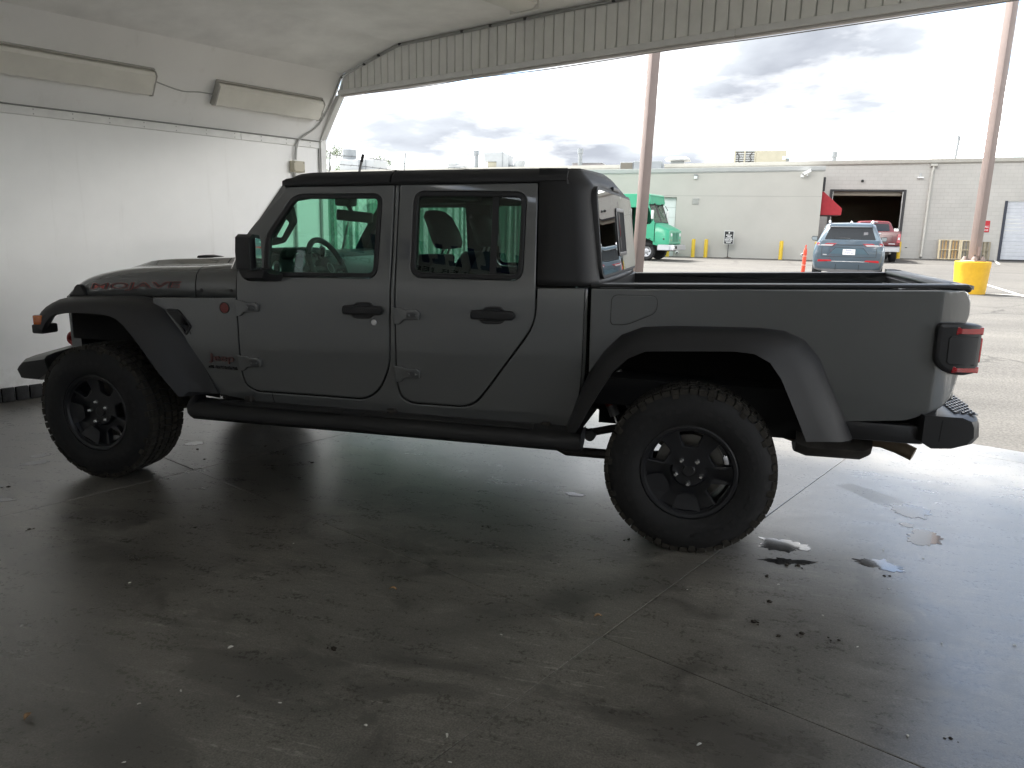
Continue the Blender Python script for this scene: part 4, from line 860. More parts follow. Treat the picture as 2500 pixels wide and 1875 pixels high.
slab('slider_frame', so, lambda a, b, d: (rw(a, b)+.012-d, a, b), .012, SATIN, bgm, holes=[gi(so, .022)], r=.003); slab('slider_gap', gi(so, .021), lambda a, b, d: (rw(a, b)+.0075-d, a, b), .001, DARK, bgm, r=0)
bx('brake_lamp', 2.925, 2.945, .82, 1.05, 1.765, 1.785, SATIN, TR, .004, 1)
bx('cab_back', 2.87, 2.94, .17, W2-.17, .60, 1.268, PAINT, TR, .02, 2)
# ------------------------------------------------ pickup bed
def zr(x): return 1.262+(x-2.95)*.0352
WHX, WHZ = 3.487, .412
ARCH = [(2.962, .70), (3.02, .84), (3.10, .96), (3.20, 1.04), (3.30, 1.06), (3.70, 1.07), (3.84, 1.03), (3.94, .93), (4.02, .80), (4.12, .66)]
BEDP = [(2.957, zr(2.957))]+ARCH+[(4.18, .688), (4.44, .715), (4.60, .80), (4.632, .93), (4.632, 1.17), (4.645, 1.20), (4.642, 1.27), (4.615, zr(4.615))]
BEDR = [.012]+[.03]*len(ARCH)+[.02, .05, .06, .06, .02, .02, .05, .04]
def ybed(z): return .128+.02*max(0, (1.0-z)/.4)**2
for s in (0, 1):
    f = (lambda a, b, d: (a, ybed(b)+.05*max(0, (a-4.50)/.14)**2.2+d, b)) if s == 0 else (lambda a, b, d: (a, W2-(ybed(b)+.05*max(0, (a-4.50)/.14)**2.2+d), b))
    bs = slab('bed_side', rnd(BEDP, BEDR), f, .03, PAINT, TR, r=.008, cuts=(tuple(3.0+.1*i for i in range(15))+tuple(4.48+.012*i for i in range(14)), tuple(.66+.035*i for i in range(19))), mx=.03)
    Y = (lambda y: y) if s == 0 else (lambda y: W2-y)
    slab('bed_rail', [(2.955, zr(2.955)+.004), (4.625, zr(4.625)+.004), (4.61, zr(4.61)+.020), (2.955, zr(2.955)+.020)], (lambda a, b, d: (a, .124+d, b)) if s == 0 else (lambda a, b, d: (a, W2-.124-d, b-.018)), .115, SATIN, TR, r=.005)
    bx('bed_inner', 2.99, 4.58, Y(.20), Y(.235), 1.075, 1.258, SATIN, TR, .004, 1); bx('wheel_tub', 2.97, 4.10, Y(.47), Y(.50), .50, 1.07, DARK, TR)
    if s == 0:
        fd = rnd([(3.058, 1.10), (3.06, 1.236), (3.285, 1.240), (3.285, 1.155), (3.14, 1.088), (3.07, 1.086)], [.03, .035, .035, .035, .05, .03], 5)
        slab('fuel_door', gi(fd, .0025), lambda a, b, d: (a, .1265+d, b), .004, PAINT, bs, r=.0015); slab('fuel_door_gap', fd, lambda a, b, d: (a, .1275+d, b), .002, DARK, bs, r=0)
    # rear flare
    top = [(x, z, .128) for x, z in ((2.852, .527), (2.905, .685), (2.961, .835), (3.035, .952), (3.118, 1.040), (3.221, 1.084), (3.369, 1.098), (3.50, 1.102), (3.63, 1.106), (3.763, 1.110), (3.875, 1.101), (3.964, 1.064), (4.039, .98), (4.10, .85), (4.16, .73), (4.217, .612))]
    lip = [(2.930, .556, .0), (2.985, .665, -.008), (3.04, .77, -.012), (3.10, .873, -.012), (3.17, .946, -.012), (3.25, .985, -.012), (3.36, .993, -.012), (3.48, 1.0, -.012), (3.58, 1.006, -.012), (3.66, 1.010, -.012), (3.745, 1.004, -.012), (3.815, .968, -.012), (3.87, .895, -.012), (3.92, .79, -.012), (3.965, .695, -.008), (4.002, .612, .0)]
    secs = []
    for (tx, tz, ty), (lx, lz, ly) in zip(top, lip):
        a = Vector((tx, ty, tz)); c = Vector((lx, ly, lz)); m0 = a*.9+c*.1; m1 = a*.70+c*.30; m2 = a*.35+c*.65
        secs.append([(tx, Y(.16), tz-.004), (tx, Y(ty), tz), (m0.x, Y(m0.y-.025), m0.z), (m1.x, Y(m1.y-.042), m1.z), (m2.x, Y(m2.y-.018), m2.z), (lx, Y(ly), lz), (lx+.0, Y(ly+.02), lz-.004), (lx, Y(ly+.06), lz+.01), (tx, Y(.17), tz-.03)])
    loft('rear_flare', secs, PLAST, TR, smooth=45)
    loft('wheel_well', [[(x, Y(.16), z), (x, Y(.16), z+.02), (x, Y(.62), z+.02), (x, Y(.62), z)] for x, z in ((2.93, .60), (3.02, .84), (3.14, .98), (3.30, 1.05), (3.68, 1.06), (3.84, 1.0), (3.95, .85), (4.06, .64))], DARK, TR)
    # tail lamp
    TL = rnd([(4.502, 1.155), (4.512, 1.172), (4.60, 1.176), (4.690, 1.166), (4.692, .958), (4.625, .945), (4.555, .953), (4.503, 1.0)], [.01, .015, .03, .015, .02, .02, .03, .03], 3)
    fT = (lambda e: ((lambda a, b, d: (a, .112-e+.035*max(0, (a-4.60)/.09)**2+d, b)) if s == 0 else (lambda a, b, d: (a, W2-(.112-e+.035*max(0, (a-4.60)/.09)**2+d), b))))
    tl = slab('tail_lamp', TL, fT(.02), .11, SATIN, TR, r=.016, cuts=((4.56, 4.60, 4.63, 4.66, 4.68), ()), mx=.03)
    for z0, z1, x0 in ((1.126, 1.160, 4.576), (.957, .986, 4.577)):
        slab('red_lens', rnd([(x0, z0), (4.693, z0), (4.693, z1), (x0+.004, z1)], .004, 2), fT(.0225), .112, REDL, tl, r=.003, cuts=((4.60, 4.63, 4.66, 4.68), ()))
    cp = rnd([(4.552, 1.0), (4.57, .992), (4.672, .992), (4.674, 1.12), (4.56, 1.12), (4.552, 1.11)], [.02, .01, .004, .004, .012, .004], 2)
    slab('lamp_cover', cp, fT(.024), .006, PLAST, tl, r=.002, cuts=((4.60, 4.63, 4.66), ()))
    bx('lamp_lens', 4.682, 4.697, Y(.135), Y(.25), 1.0, 1.115, REDL, tl, .006, 1)
bx('bed_floor', 2.98, 4.60, .51, W2-.51, .82, .86, SATIN, TR); bx('bed_front', 2.962, 2.995, .18, W2-.18, .80, 1.272, SATIN, TR, .006, 1)
bx('tailgate', 4.575, 4.640, .235, W2-.235, .80, 1.298, PAINT, TR, .02, 3); bx('tailgate_cap', 4.545, 4.655, .225, W2-.225, 1.300, 1.336, SATIN, TR, .016, 3)
bx('tailgate_inner', 4.55, 4.573, .25, W2-.25, .87, 1.30, SATIN, TR, .006, 1); bx('utility_track', 4.52, 4.549, .30, W2-.30, 1.24, 1.262, SILV, TR, .004, 1)
# corner moulding joining rail and gate
for Y in ((lambda y: y), (lambda y: W2-y)): loft('rail_corner', [[(x, Y(y0), z), (x, Y(y0), z+.017), (x, Y(y1), z+.018), (x, Y(y1), z)] for x, y0, y1, z in ((4.56, .124, .236, zr(4.56)+.0035), (4.60, .128, .236, zr(4.6)+.0035), (4.625, .148, .236, zr(4.62)+.001), (4.645, .18, .236, zr(4.63)-.004))], SATIN, TR, smooth=40)
# rear bumper with step tread
RB = [(4.19, .605, .69), (4.44, .615, .715), (4.50, .612, .755)]
for s in (0, 1):
    Y = (lambda y: y) if s == 0 else (lambda y: W2-y)
    bx('bed_lower_valance', 4.17, 4.52, Y(.15), Y(.21), .605, .692, SATIN, TR, .012, 2)
rsec = lambda y, x1, x0: [(x0, y, .63), (x0, y, .755), (x1-.05, y, .757), (x1-.012, y, .742), (x1, y, .715), (x1+.004, y, .67), (x1-.02, y, .635), (x1-.08, y, .612), (x1-.16, y, .605)]
rl = [(.10, 4.70, 4.50), (.13, 4.728, 4.49), (.20, 4.748, 4.48), (.35, 4.765, 4.48), (.6, 4.775, 4.50), (.935, 4.775, 4.50)]; rl += [(W2-q[0],)+q[1:] for q in rl[-2::-1]]
rbp = loft('rear_bumper', [rsec(*q) for q in rl], SATIN, TR, smooth=35)
bm = bmesh.new()
for i in range(7):
    for j in range(34):
        y = .20+j*.045+(i % 2)*.022; x = 4.645+i*.0155
        if y < W2-.2 and x < 4.715+.03*min(1, (min(y, W2-y)-.15)/.25): box_bm(bm, (x, y, .760), (.010, .024, .008))
o = from_bm('step_tread', bm, mat('tread_grey', (.05, .05, .055), .35, .2), rbp); o['kind'] = 'stuff'
bx('step_pad', 4.637, 4.735, .19, W2-.19, .7555, .7585, SATIN, rbp); slab('bumper_seam', [(4.566, .64), (4.570, .64), (4.574, .74), (4.570, .74)], lambda a, b, d: (a, .0985+d, b), .01, DARK, rbp, r=0)
# ------------------------------------------------ running gear
for Y in ((lambda y: y), (lambda y: W2-y)):
    bx('frame_rail', -.5, 4.5, Y(.52), Y(.60), .56, .68, STEEL, TR, .01, 1)
    # side step: tube with flattened tread
    st = loft('side_step', [[(x, Y(y), z+dz) for y, z in ((.155, .525), (.07, .53), (.02, .515), (-.005, .48), (.0, .445), (.03, .424), (.08, .422), (.13, .45))] for x, dz in ((.655, .02), (.672, .0), (.75, .0), (1.7, .011), (2.86, .022), (2.945, .022), (2.955, .03))], mat('step_black', (.006, .006, .0065), .5), TR, smooth=45)
    for x0, x1 in ((.86, 1.62), (1.74, 2.70)): slab('step_pad', [(x0, .03), (x1, .03), (x1, .10), (x0, .10)], lambda a, b, d, Y=Y: (a, Y(b), .534+(a-.75)*.0105-d-(.1-b)*.06), .006, mat('tread_rubber', (.016, .0155, .0145), .8, bump=.5, bscale=90, var=.3, vscale=8), st, r=.002)
    for x in (.95, 1.85, 2.72): bx('step_bracket', x, x+.05, Y(.12), Y(.50), .50, .56, STEEL, st, .006, 1)
    tube('control_arm', [(2.55, Y(.42), .45), (2.82, Y(.36), .350), (3.05, Y(.35), .357), (3.44, Y(.35), .385)], .028, STEEL, TR, 8)
    tube('upper_arm', [(2.80, Y(.42), .47), (2.935, Y(.40), .455), (3.08, Y(.40), .495), (3.40, Y(.45), .53)], .022, STEEL, TR, 8)
    lathe('arm_bush', [(0, .04), (.022, .04), (.030, .03), (.030, -.03), (0, -.03)], mat('bush_grey', (.10, .10, .10), .5, .5), TR, 16, lambda a, b, h, Y=Y: (2.945+a, Y(.37-h), .452+b))
    for (xa, za), (xb, zb), yy, c1 in (((2.99, .76), (3.075, .575), .36, 'shock_red'), ((3.06, .80), (3.15, .615), .44, 'shock_silver')):
        P_ = lambda k: (xa+(xb-xa)*k, Y(yy), za+(zb-za)*k)
        tube('shock_body', [P_(0), P_(1)], .029, mat('shock_grey', (.20, .20, .20), .3, .5, var=.3, vscale=25), TR, 12); tube('shock_band', [P_(.38), P_(.70)], .0305, mat(c1, (.32, .03, .02) if c1 == 'shock_red' else (.3, .3, .3), .35), TR, 12)
        tube('shock_rod', [P_(1), P_(1.7)], .012, CHROME, TR, 8)
for x in (0., 3.487): tube('axle', [(x, .2, .40), (x, .7, .40), (x, 1.2, .40), (x, W2-.2, .40)], .045, STEEL, TR, 10); lathe('differential', [(0, -.13), (.10, -.1), (.14, 0), (.10, .1), (0, .13)], STEEL, TR, 14, lambda a, b, h, x=x: (x+h, .80+a, .40+b))
bx('under_floor', .62, 2.93, .22, W2-.22, .53, .60, DARK, TR); bx('engine_mass', -.25, .62, .62, W2-.62, .48, 1.05, DARK, TR); bx('fuel_tank', 1.2, 2.3, .62, 1.1, .44, .54, STEEL, TR, .03, 2); bx('bed_under', 2.95, 4.58, .24, W2-.24, .66, .80, DARK, TR)
loft('muffler', [[(x, .42+.30*(cos(a)*.5+.5), .475+.075*sin(a)+dz) for a in [k*pi/6 for k in range(12)]] for x, dz in ((4.00, .02), (4.06, .0), (4.32, .005), (4.36, .03))], STEEL, TR)
tube('tailpipe', [(4.34, .56, .51), (4.42, .53, .515), (4.49, .50, .50), (4.56, .47, .475)], .036, mat('pipe_brown', (.16, .12, .08), .5, .5, var=.3, vscale=12), TR, 12)
tube('exhaust_pipe', smooth_path([(3.60, .64, .60), (3.80, .58, .56), (3.95, .55, .52), (4.02, .55, .50)]), .04, mat('pipe_brown', (.16, .12, .08), .5, .5), TR, 12)
# ------------------------------------------------ wheels
TYRE = mat('tyre_rubber', (.0095, .0095, .010), .78, var=.35, vscale=22, bump=.12, bscale=90); DUST = mat('dusty_tread', (.026, .023, .018), .92, var=.55, vscale=18, bump=.25, bscale=60); RIM = mat('rim_black', (.011, .0115, .014), .4)
def wheel_local():
    f = lambda a, b, h: (a, h, b)                           # h = inward depth
    dish = lambda r: .028+.012*max(0, 1-r/.12)-.018*max(0, (r-.15)/.07)
    disc = [(.212*cos(2*pi*k/60), .212*sin(2*pi*k/60)) for k in range(60)]
    holes = []
    for k in range(6):
        a = pi/2+k*pi/3; c, s_ = cos(a), sin(a)
        q = [(.122, -.033), (.196, -.060), (.199, 0), (.196, .060), (.122, .033)]
        holes.append(rnd([(r*c-t*s_, r*s_+t*c) for r, t in q], [.012, .012, .0, .012, .012], 3))
    w = slab('wheel', disc, lambda a, b, d: (a, dish(sqrt(a*a+b*b))+d, b), .035, RIM, None, holes=holes, r=.007, mx=.025)
    lathe('rim_barrel', [(.205, .012), (.212, .0), (.226, -.004), (.2335, .0), (.234, .012), (.222, .02), (.2115, .03), (.205, .05), (.19, .08), (.188, .17), (.205, .20), (.234, .215)], RIM, w, 56, f)
    lathe('centre_cap', [(0, .028), (.026, .029), (.031, .033), (.033, .045)], SATIN, w, 24, f)
    lathe('hub_ring', [(.034, .040), (.078, .037), (.088, .05)], RIM, w, 30, f)
    for k in range(5):
        a = -pi/2+k*2*pi/5; lathe('lug_nut', [(0, .008), (.007, .009), (.0125, .016), (.0145, .022), (.016, .028), (.016, .045)], CHROME, w, 8, lambda x, y, h, a=a: (x+.0635*cos(a), h, y+.0635*sin(a)), smooth=20)
    lathe('brake_disc', [(.06, .10), (.165, .10), (.168, .105), (.168, .125), (.06, .125)], mat('brake_steel', (.25, .24, .22), .4, .8, var=.2), w, 40, f)
    prof = [(.2300, .010), (.236, -.006), (.262, -.020), (.300, -.026), (.340, -.022), (.372, -.010), (.392, .006), (.399, .030), (.401, .09), (.402, .135), (.401, .18), (.399, .24), (.392, .264), (.372, .280), (.340, .292), (.300, .296), (.262, .290), (.236, .276), (.2300, .26)]
    ty = lathe('tyre', prof, TYRE, w, 72, f)
    bm = bmesh.new(); n = 58
    def blk(a0, a1, y0, y1, r0, r1, sk=0., tap=0.):
        vs = []
        for r, tp in ((r0, 0), (r1, tap)):
            for aa, yy in ((a0, y0), (a1, y0), (a1, y1), (a0, y1)):
                s_ = sk*(yy-y0); vs.append(bm.verts.new((r*cos(aa+s_), yy+(tp if yy == y0 else -tp), r*sin(aa+s_))))
        for q in ((3, 2, 1, 0), (4, 5, 6, 7), (0, 1, 5, 4), (1, 2, 6, 5), (2, 3, 7, 6), (3, 0, 4, 7)): bm.faces.new([vs[i] for i in q])
    st = 2*pi/n
    for k in range(n):
        a = k*st
        e = .05 if k % 2 else 0
        blk(a+.08*st, a+.93*st, .000-(.004 if k % 2 else 0), .052, .385, .4085, 0, .004); blk(a+.58*st, a+1.43*st, .218, .270+(.004 if k % 2 else 0), .385, .4085, 0, .004)
        blk(a+.1*st, a+.86*st, .060, .098, .395, .412, .5, .003); blk(a+.5*st, a+1.26*st, .106, .158, .395, .4125, -.45, .003); blk(a+.2*st, a+.96*st, .166, .210, .395, .412, .5, .003)
        if k % 4 == 0: blk(a+.15*st, a+.85*st, -.0125, .0, .368, .389)
    tr = from_bm('tread', bm, DUST, w, smooth=0); tr['kind'] = 'stuff'
    bm = bmesh.new()
    for k in range(40):                                       # raised ring of sidewall marks
        if k % 10 in (0, 9): continue
        a = k*2*pi/40; 
        for (r0, r1) in ((.300, .322),):
            vs = [bm.verts.new((r*cos(a+da), -.0285 if r < .32 else -.0275, r*sin(a+da))) for r, da in ((r0, 0), (r0, .085), (r1, .085), (r1, 0))]; bm.faces.new(vs)
    rg = from_bm('sidewall_mark', bm, mat('sidewall_mark', (.0105, .0105, .011), .7), w, smooth=0); rg['kind'] = 'stuff'
    return w
def set_wheel(w, x, near_, ang):
    w.parent = TR; w.matrix_parent_inverse = Matrix.Translation(TR.location).inverted()
    w.matrix_basis = Matrix.Translation((x, 0 if near_ else W2, .408)) @ Matrix.Rotation(0 if near_ else pi, 4, 'Z') @ Matrix.Rotation(ang, 4, 'Y')
w0 = wheel_local(); set_wheel(w0, 3.487, True, 0)
for x, nr, an in ((0., True, .42), (3.487, False, .9), (0., False, .2)): set_wheel(copy_tree(w0), x, nr, an)
# ------------------------------------------------ mirror, wipers, aerial
mh = loft('mirror_housing', [[(x, -.03+dy*.45, 1.395+sz) for dy, sz in ((-.155, -.09), (-.165, .0), (-.15, .075), (-.09, .092), (.04, .088), (.075, .05), (.075, -.08), (.03, -.092), (-.11, -.095))] if k else [(x, -.03+dy*.3, 1.395+sz*.6) for dy, sz in ((-.155, -.09), (-.165, .0), (-.15, .075), (-.09, .092), (.04, .088), (.075, .05), (.075, -.08), (.03, -.092), (-.11, -.095))] for k, x in ((0, 1.086), (1, 1.104), (1, 1.14), (1, 1.19))], SATIN, TR, smooth=45)
slab('mirror_glass', rnd([(-.074, 1.312), (-.004, 1.316), (-.006, 1.462), (-.070, 1.470)], .012, 3), lambda a, b, d: (1.2015-(a+.04)*.177-d, a, b), .003, MIR, mh, r=0)
loft('mirror_arm', [[(x-.05, y, 1.232+z), (x+.07, y, 1.238+z), (x+.085, y, 1.275+z), (x-.03, y, 1.305+z), (x-.075, y, 1.27+z)] for x, y, z in ((1.12, .0, .02), (1.12, .05, .0), (1.135, .10, -.005), (1.155, .135, -.002))], SATIN, mh, smooth=45)
mf = copy_tree(mh, TR); mf.matrix_basis = Matrix.Translation((0, W2, 0)) @ Matrix.Scale(-1, 4, (0, 1, 0))
tube('aerial', [(.76, W2-.22, 1.28), (.80, W2-.225, 1.40), (.985, W2-.25, 2.035)], [.012, .008, .009], mat('aerial_grey', (.25, .25, .25), .4), TR, 8)
tube('aerial_tip', [(.975, W2-.249, 2.0), (.990, W2-.25, 2.052)], .011, SATIN, TR, 8)
slab('cowl_scoop', rnd([(.335, 1.313), (.345, 1.336), (.41, 1.342), (.50, 1.332), (.505, 1.316)], .006, 2), lambda a, b, d: (a-.12, .72+d, b-.006), .08, SATIN, TR, r=.004)
for y0, y1 in ((.50, 1.05), (1.0, 1.5)): tube('wiper', [(.86, y0, 1.335), (.875, (y0+y1)/2, 1.355), (.90, y1, 1.35)], .008, SATIN, TR, 6)
# ------------------------------------------------ cabin
IN = TR
dash = loft('dashboard', [[(x, y, z) for x, z in ((.90, 1.16), (.86, 1.33), (.90, 1.365), (1.02, 1.382), (1.075, 1.368), (1.09, 1.325), (1.085, 1.20), (1.06, 1.10))] for y in (.215, .5, .935, 1.3, W2-.215)], INT, TR, smooth=35)
bx('dash_panel', 1.088, 1.098, .98, W2-.23, 1.20, 1.335, mat('dash_teal', (.20, .22, .22), .45), dash, .006, 2); bx('dash_panel', 1.088, 1.096, .80, .97, 1.16, 1.34, mat('dash_gloss', (.02, .02, .02), .15), dash, .006, 2); bx('screen_bezel', 1.094, 1.106, .805, 1.00, 1.19, 1.345, INT, dash, .01, 2)
bx('instrument_hood', .98, 1.13, .36, .74, 1.345, 1.405, INT, dash, .02, 3)
for y, z in ((.28, 1.29), (.80, 1.37), (1.06, 1.285), (1.60, 1.285)):
    lathe('air_vent', [(.030, .0), (.040, .006), (.046, .0)], SILV, dash, 24, lambda a, b, h, y=y, z=z: (1.100+h, y+a, z+b)); lathe('vent_core', [(0, .001), (.031, .001), (.031, -.004)], DARK, dash, 20, lambda a, b, h, y=y, z=z: (1.100+h, y+a, z+b))
for y in (.47, .62): lathe('gauge', [(.052, 0), (.058, .008), (.062, 0)], SILV, dash, 24, lambda a, b, h, y=y: (1.132+h, y+a, 1.33+b*.8))
# steering wheel
swc = Vector((1.285, .55, 1.285)); ax = Vector((cos(radians(24)), 0, sin(radians(24)))); e1 = Vector((0, 1, 0)); e2 = ax.cross(e1)
swm = bmesh.new(); ringp = [swc+(e1*cos(2*pi*k/40)+e2*sin(2*pi*k/40))*.185 for k in range(41)]; tube_bm(swm, ringp, .017, 10, False)
sw = from_bm('steering_wheel', swm, mat('wheel_leather', (.04, .042, .043), .45), TR, smooth=60)
for aa in (radians(0), radians(180), radians(-90)):
    d_ = e1*cos(aa)+e2*sin(aa); tube('spoke', [swc-ax*.02+d_*.03, swc+d_*.178], [.03, .018], INT, sw, 8)
lathe('airbag_cover', [(0, .022), (.05, .020), (.075, .006), (.078, -.03)], INT, sw, 24, lambda a, b, h: swc+e1*a+e2*b+ax*(h-.01)); lathe('horn_ring', [(.028, .0235), (.033, .026), (.036, .023)], SILV, sw, 24, lambda a, b, h: swc+e1*a+e2*b+ax*(h-.01))
tube('spoke_trim', [swc+e1*.07-e2*.03+ax*.012, swc+e1*.10-e2*.09+ax*.004], .006, SILV, sw, 6); tube('spoke_trim', [swc-e1*.07-e2*.03+ax*.012, swc-e1*.10-e2*.09+ax*.004], .006, SILV, sw, 6); tube('steering_column', [swc-ax*.03, swc-ax*.24], .045, INT, sw, 10)
# seats
def seat(y):
    bk = loft('seat_back', [[(x, y+sy*w, z) for x, sy, z in ((xc-.05, -1, z), (xc-.085, -.72, z), (xc-.075, 0, z), (xc-.085, .72, z), (xc-.05, 1, z), (xc+.05, .92, z), (xc+.07, 0, z), (xc+.05, -.92, z))] for xc, z, w in ((1.78, .82, .20), (1.80, .92, .25), (1.86, 1.08, .26), (1.92, 1.22, .25), (1.965, 1.33, .215), (1.985, 1.375, .16), (1.99, 1.39, .10))], INT, TR, smooth=60)
    loft('headrest', [[(xc+dx*w, y+dy*w*.24, z) for dx, dy in ((-.055, -.4), (-.065, 0), (-.055, .4), (0, .62), (.05, .5), (.06, 0), (.05, -.5), (0, -.62))] for xc, z, w in ((2.04, 1.422, .4), (2.05, 1.428, .85), (2.045, 1.46, 1.0), (2.02, 1.53, 1.0), (1.985, 1.60, .92), (1.97, 1.63, .62), (1.965, 1.637, .3))], INT, bk, smooth=60)
    for dy in (-.05, .05): tube('headrest_post', [(2.02, y+dy, 1.37), (2.045, y+dy, 1.44)], .007, SILV, bk, 6)
    bx('seat_cushion', 1.30, 1.80, y-.25, y+.25, .78, .94, INT, TR, .05, 3)
seat(.55); seat(1.32)
bx('rear_bench', 2.20, 2.72, .30, W2-.30, .80, .95, INT, TR, .05, 3); bx('rear_backrest', 2.70, 2.84, .30, W2-.30, .95, 1.26, INT, TR, .04, 3)
for Y in ((lambda y: y), (lambda y: W2-y)):
    tube('roll_bar', smooth_path([(1.22, Y(.30), 1.70), (1.5, Y(.285), 1.735), (1.93, Y(.285), 1.74), (2.45, Y(.285), 1.74), (2.72, Y(.285), 1.70), (2.80, Y(.28), 1.4)]), .032, INT, TR, 8)
    gh = rnd([(1.066, 1.420), (1.150, 1.440), (1.232, 1.556), (1.216, 1.64), (1.19, 1.66)], .015, 3); hole = rnd([(1.092, 1.470), (1.142, 1.466), (1.198, 1.552), (1.166, 1.576)], .012, 3)
    slab('grab_handle', gh, lambda a, b, d, Y=Y: (a, Y(.27+d), b), .035, INT, TR, holes=[hole], r=.008)
    bx('sun_visor', 1.24, 1.42, Y(.34), Y(.80), 1.735, 1.75, INT, TR, .006, 2); bx('speaker_bar', 1.90, 2.02, Y(.30), Y(.60), 1.70, 1.76, INT, TR, .02, 2)
bx('cross_bar', 1.90, 2.0, .30, W2-.30, 1.715, 1.77, INT, TR, .02, 2)
rm = bx('rear_view_mirror', -.012, .014, -.125, .125, -.034, .034, SATIN, TR, .012, 3, Matrix.Translation((1.265, .935, 1.602)) @ Matrix.Rotation(radians(-38), 4, 'Z') @ Matrix.Rotation(radians(-4), 4, 'X'))
tube('mirror_stalk', [(1.18, .935, 1.70), (1.22, .935, 1.67), (1.255, .935, 1.61)], .014, SATIN, rm, 8); bx('sensor_pod', 1.15, 1.26, .88, .99, 1.665, 1.735, INT, rm, .015, 2)
slab('headliner', [(1.17, .30), (2.84, .30), (2.84, W2-.30), (1.17, W2-.30)], lambda a, b, d: (a, b, 1.765+d), .01, mat('headliner', (.05, .052, .053), .8), TR, r=0)
# ================================================================== YARD FURNITURE
POSTM = mat('post_brown', (.215, .168, .152), .5, var=.08, vscale=3, bump=.05); YEL = mat('yellow_paint', (.62, .36, .015), .6, var=.10, vscale=6, bump=.35, bscale=14); YELB = mat('bollard_yellow', (.62, .42, .02), .5, var=.06, vscale=9)
def lamp_post(x, y, label, tilt=0., rz=.6, base=True):
    z = gz(y); t = thing('lamp_post', label, 'lamp post', (x, y, z), 0, 'brown lamp posts in the yard')
    if base:
        lathe('concrete_base', [(.37, 0), (.385, .2), (.40, .45), (.412, .66), (.42, .70), (.422, .82), (.41, .835), (0, .835)], YEL, t, 36)
        bx('base_plate', -.22, .22, -.22, .22, .836, .862, POSTM, t, .01, 1, Matrix.Rotation(rz, 4, 'Z'))
        for k in range(4):
            a = rz+pi/4+k*pi/2; lathe('bolt_cover', [(.075, .862), (.07, .90), (.035, .955), (0, .965)], POSTM, t, 12, lambda p, q, h, a=a: (.20*cos(a)+p, .20*sin(a)+q, h))
            lathe('anchor_bolt', [(.014, .95), (.014, 1.01), (0, 1.01)], BLK2, t, 6, lambda p, q, h, a=a: (.20*cos(a)+p, .20*sin(a)+q, h))
    M = Matrix.Rotation(tilt, 4, 'Y') @ Matrix.Rotation(rz, 4, 'Z'); z0 = .862 if base else 0.
    box('shaft', (0, 0, (z0+9.2)/2), (.205, .205, 9.2-z0), POSTM, t, .018, 2, M)
    bx('hand_hole', -.045, .045, -.107, -.1035, z0+.12, z0+.36, mat('hand_hole', (.26, .185, .165), .5), t, .006, 1, M)
    for s in (-1, 1): bx('lamp_head', s*.12, s*.75, -.2, .2, 9.05, 9.2, mat('lamp_head_brown', (.10, .07, .06), .5), t, .03, 2, M)
    return t
lamp_post(9.75, 19.0, 'brown square lamp post on a fat yellow concrete base', .010, .62)
t = thing('steel_post', 'slender brown steel post rising behind the cab of the grey pickup', 'post', (2.43, 6.5, gz(6.5)))
Mp = Matrix.Rotation(.026, 4, 'Y') @ Matrix.Rotation(.62, 4, 'Z')
box('shaft', (0, 0, 2.6), (.116, .116, 5.2), POSTM, t, .008, 2, Mp); box('foot_plate', (0, 0, .012), (.24, .24, .02), POSTM, t, .004, 1, Mp); box('top_cap', (0, 0, 5.21), (.126, .126, .02), POSTM, t, .004, 1, Mp)
for a in (-.09, .09):
    for b_ in (-.09, .09): lathe('anchor_bolt', [(.012, .02), (.012, .05), (0, .05)], BLK2, t, 6, lambda p, q, h, a=a, b_=b_: Mp @ Vector((a+p, b_+q, h)))
box('scuff', (0, -.0595, 3.95), (.05, .001, .03), mat('scuff_pale', (.5, .42, .4), .6), t, 0, 1, Mp)
def bollard(x, y, label, h=.93):
    z = gz(y); o = lathe('bollard', [(.10, 0), (.096, .02), (.096, h-.05), (.08, h-.015), (.04, h), (0, h)], YELB, None, 20); o.location = (x, y, z-.005); return tag(o, label, 'bollard', 'yellow bollards along the buildings')
bollard(.50, 37.0, 'yellow bollard right under the green van bumper'); bollard(1.79, 37.1, 'yellow bollard nearest the small drain pipe beside the white door'); bollard(2.42, 37.2, 'yellow bollard beside the black notice stand'); bollard(6.08, 37.2, 'yellow bollard standing alone in front of the blank stucco wall'); bollard(7.72, 37.1, 'yellow bollard at the stucco corner, half hidden by the blue SUV'); bollard(12.55, 42.9, 'yellow bollard at the bay door, behind the red pickup')
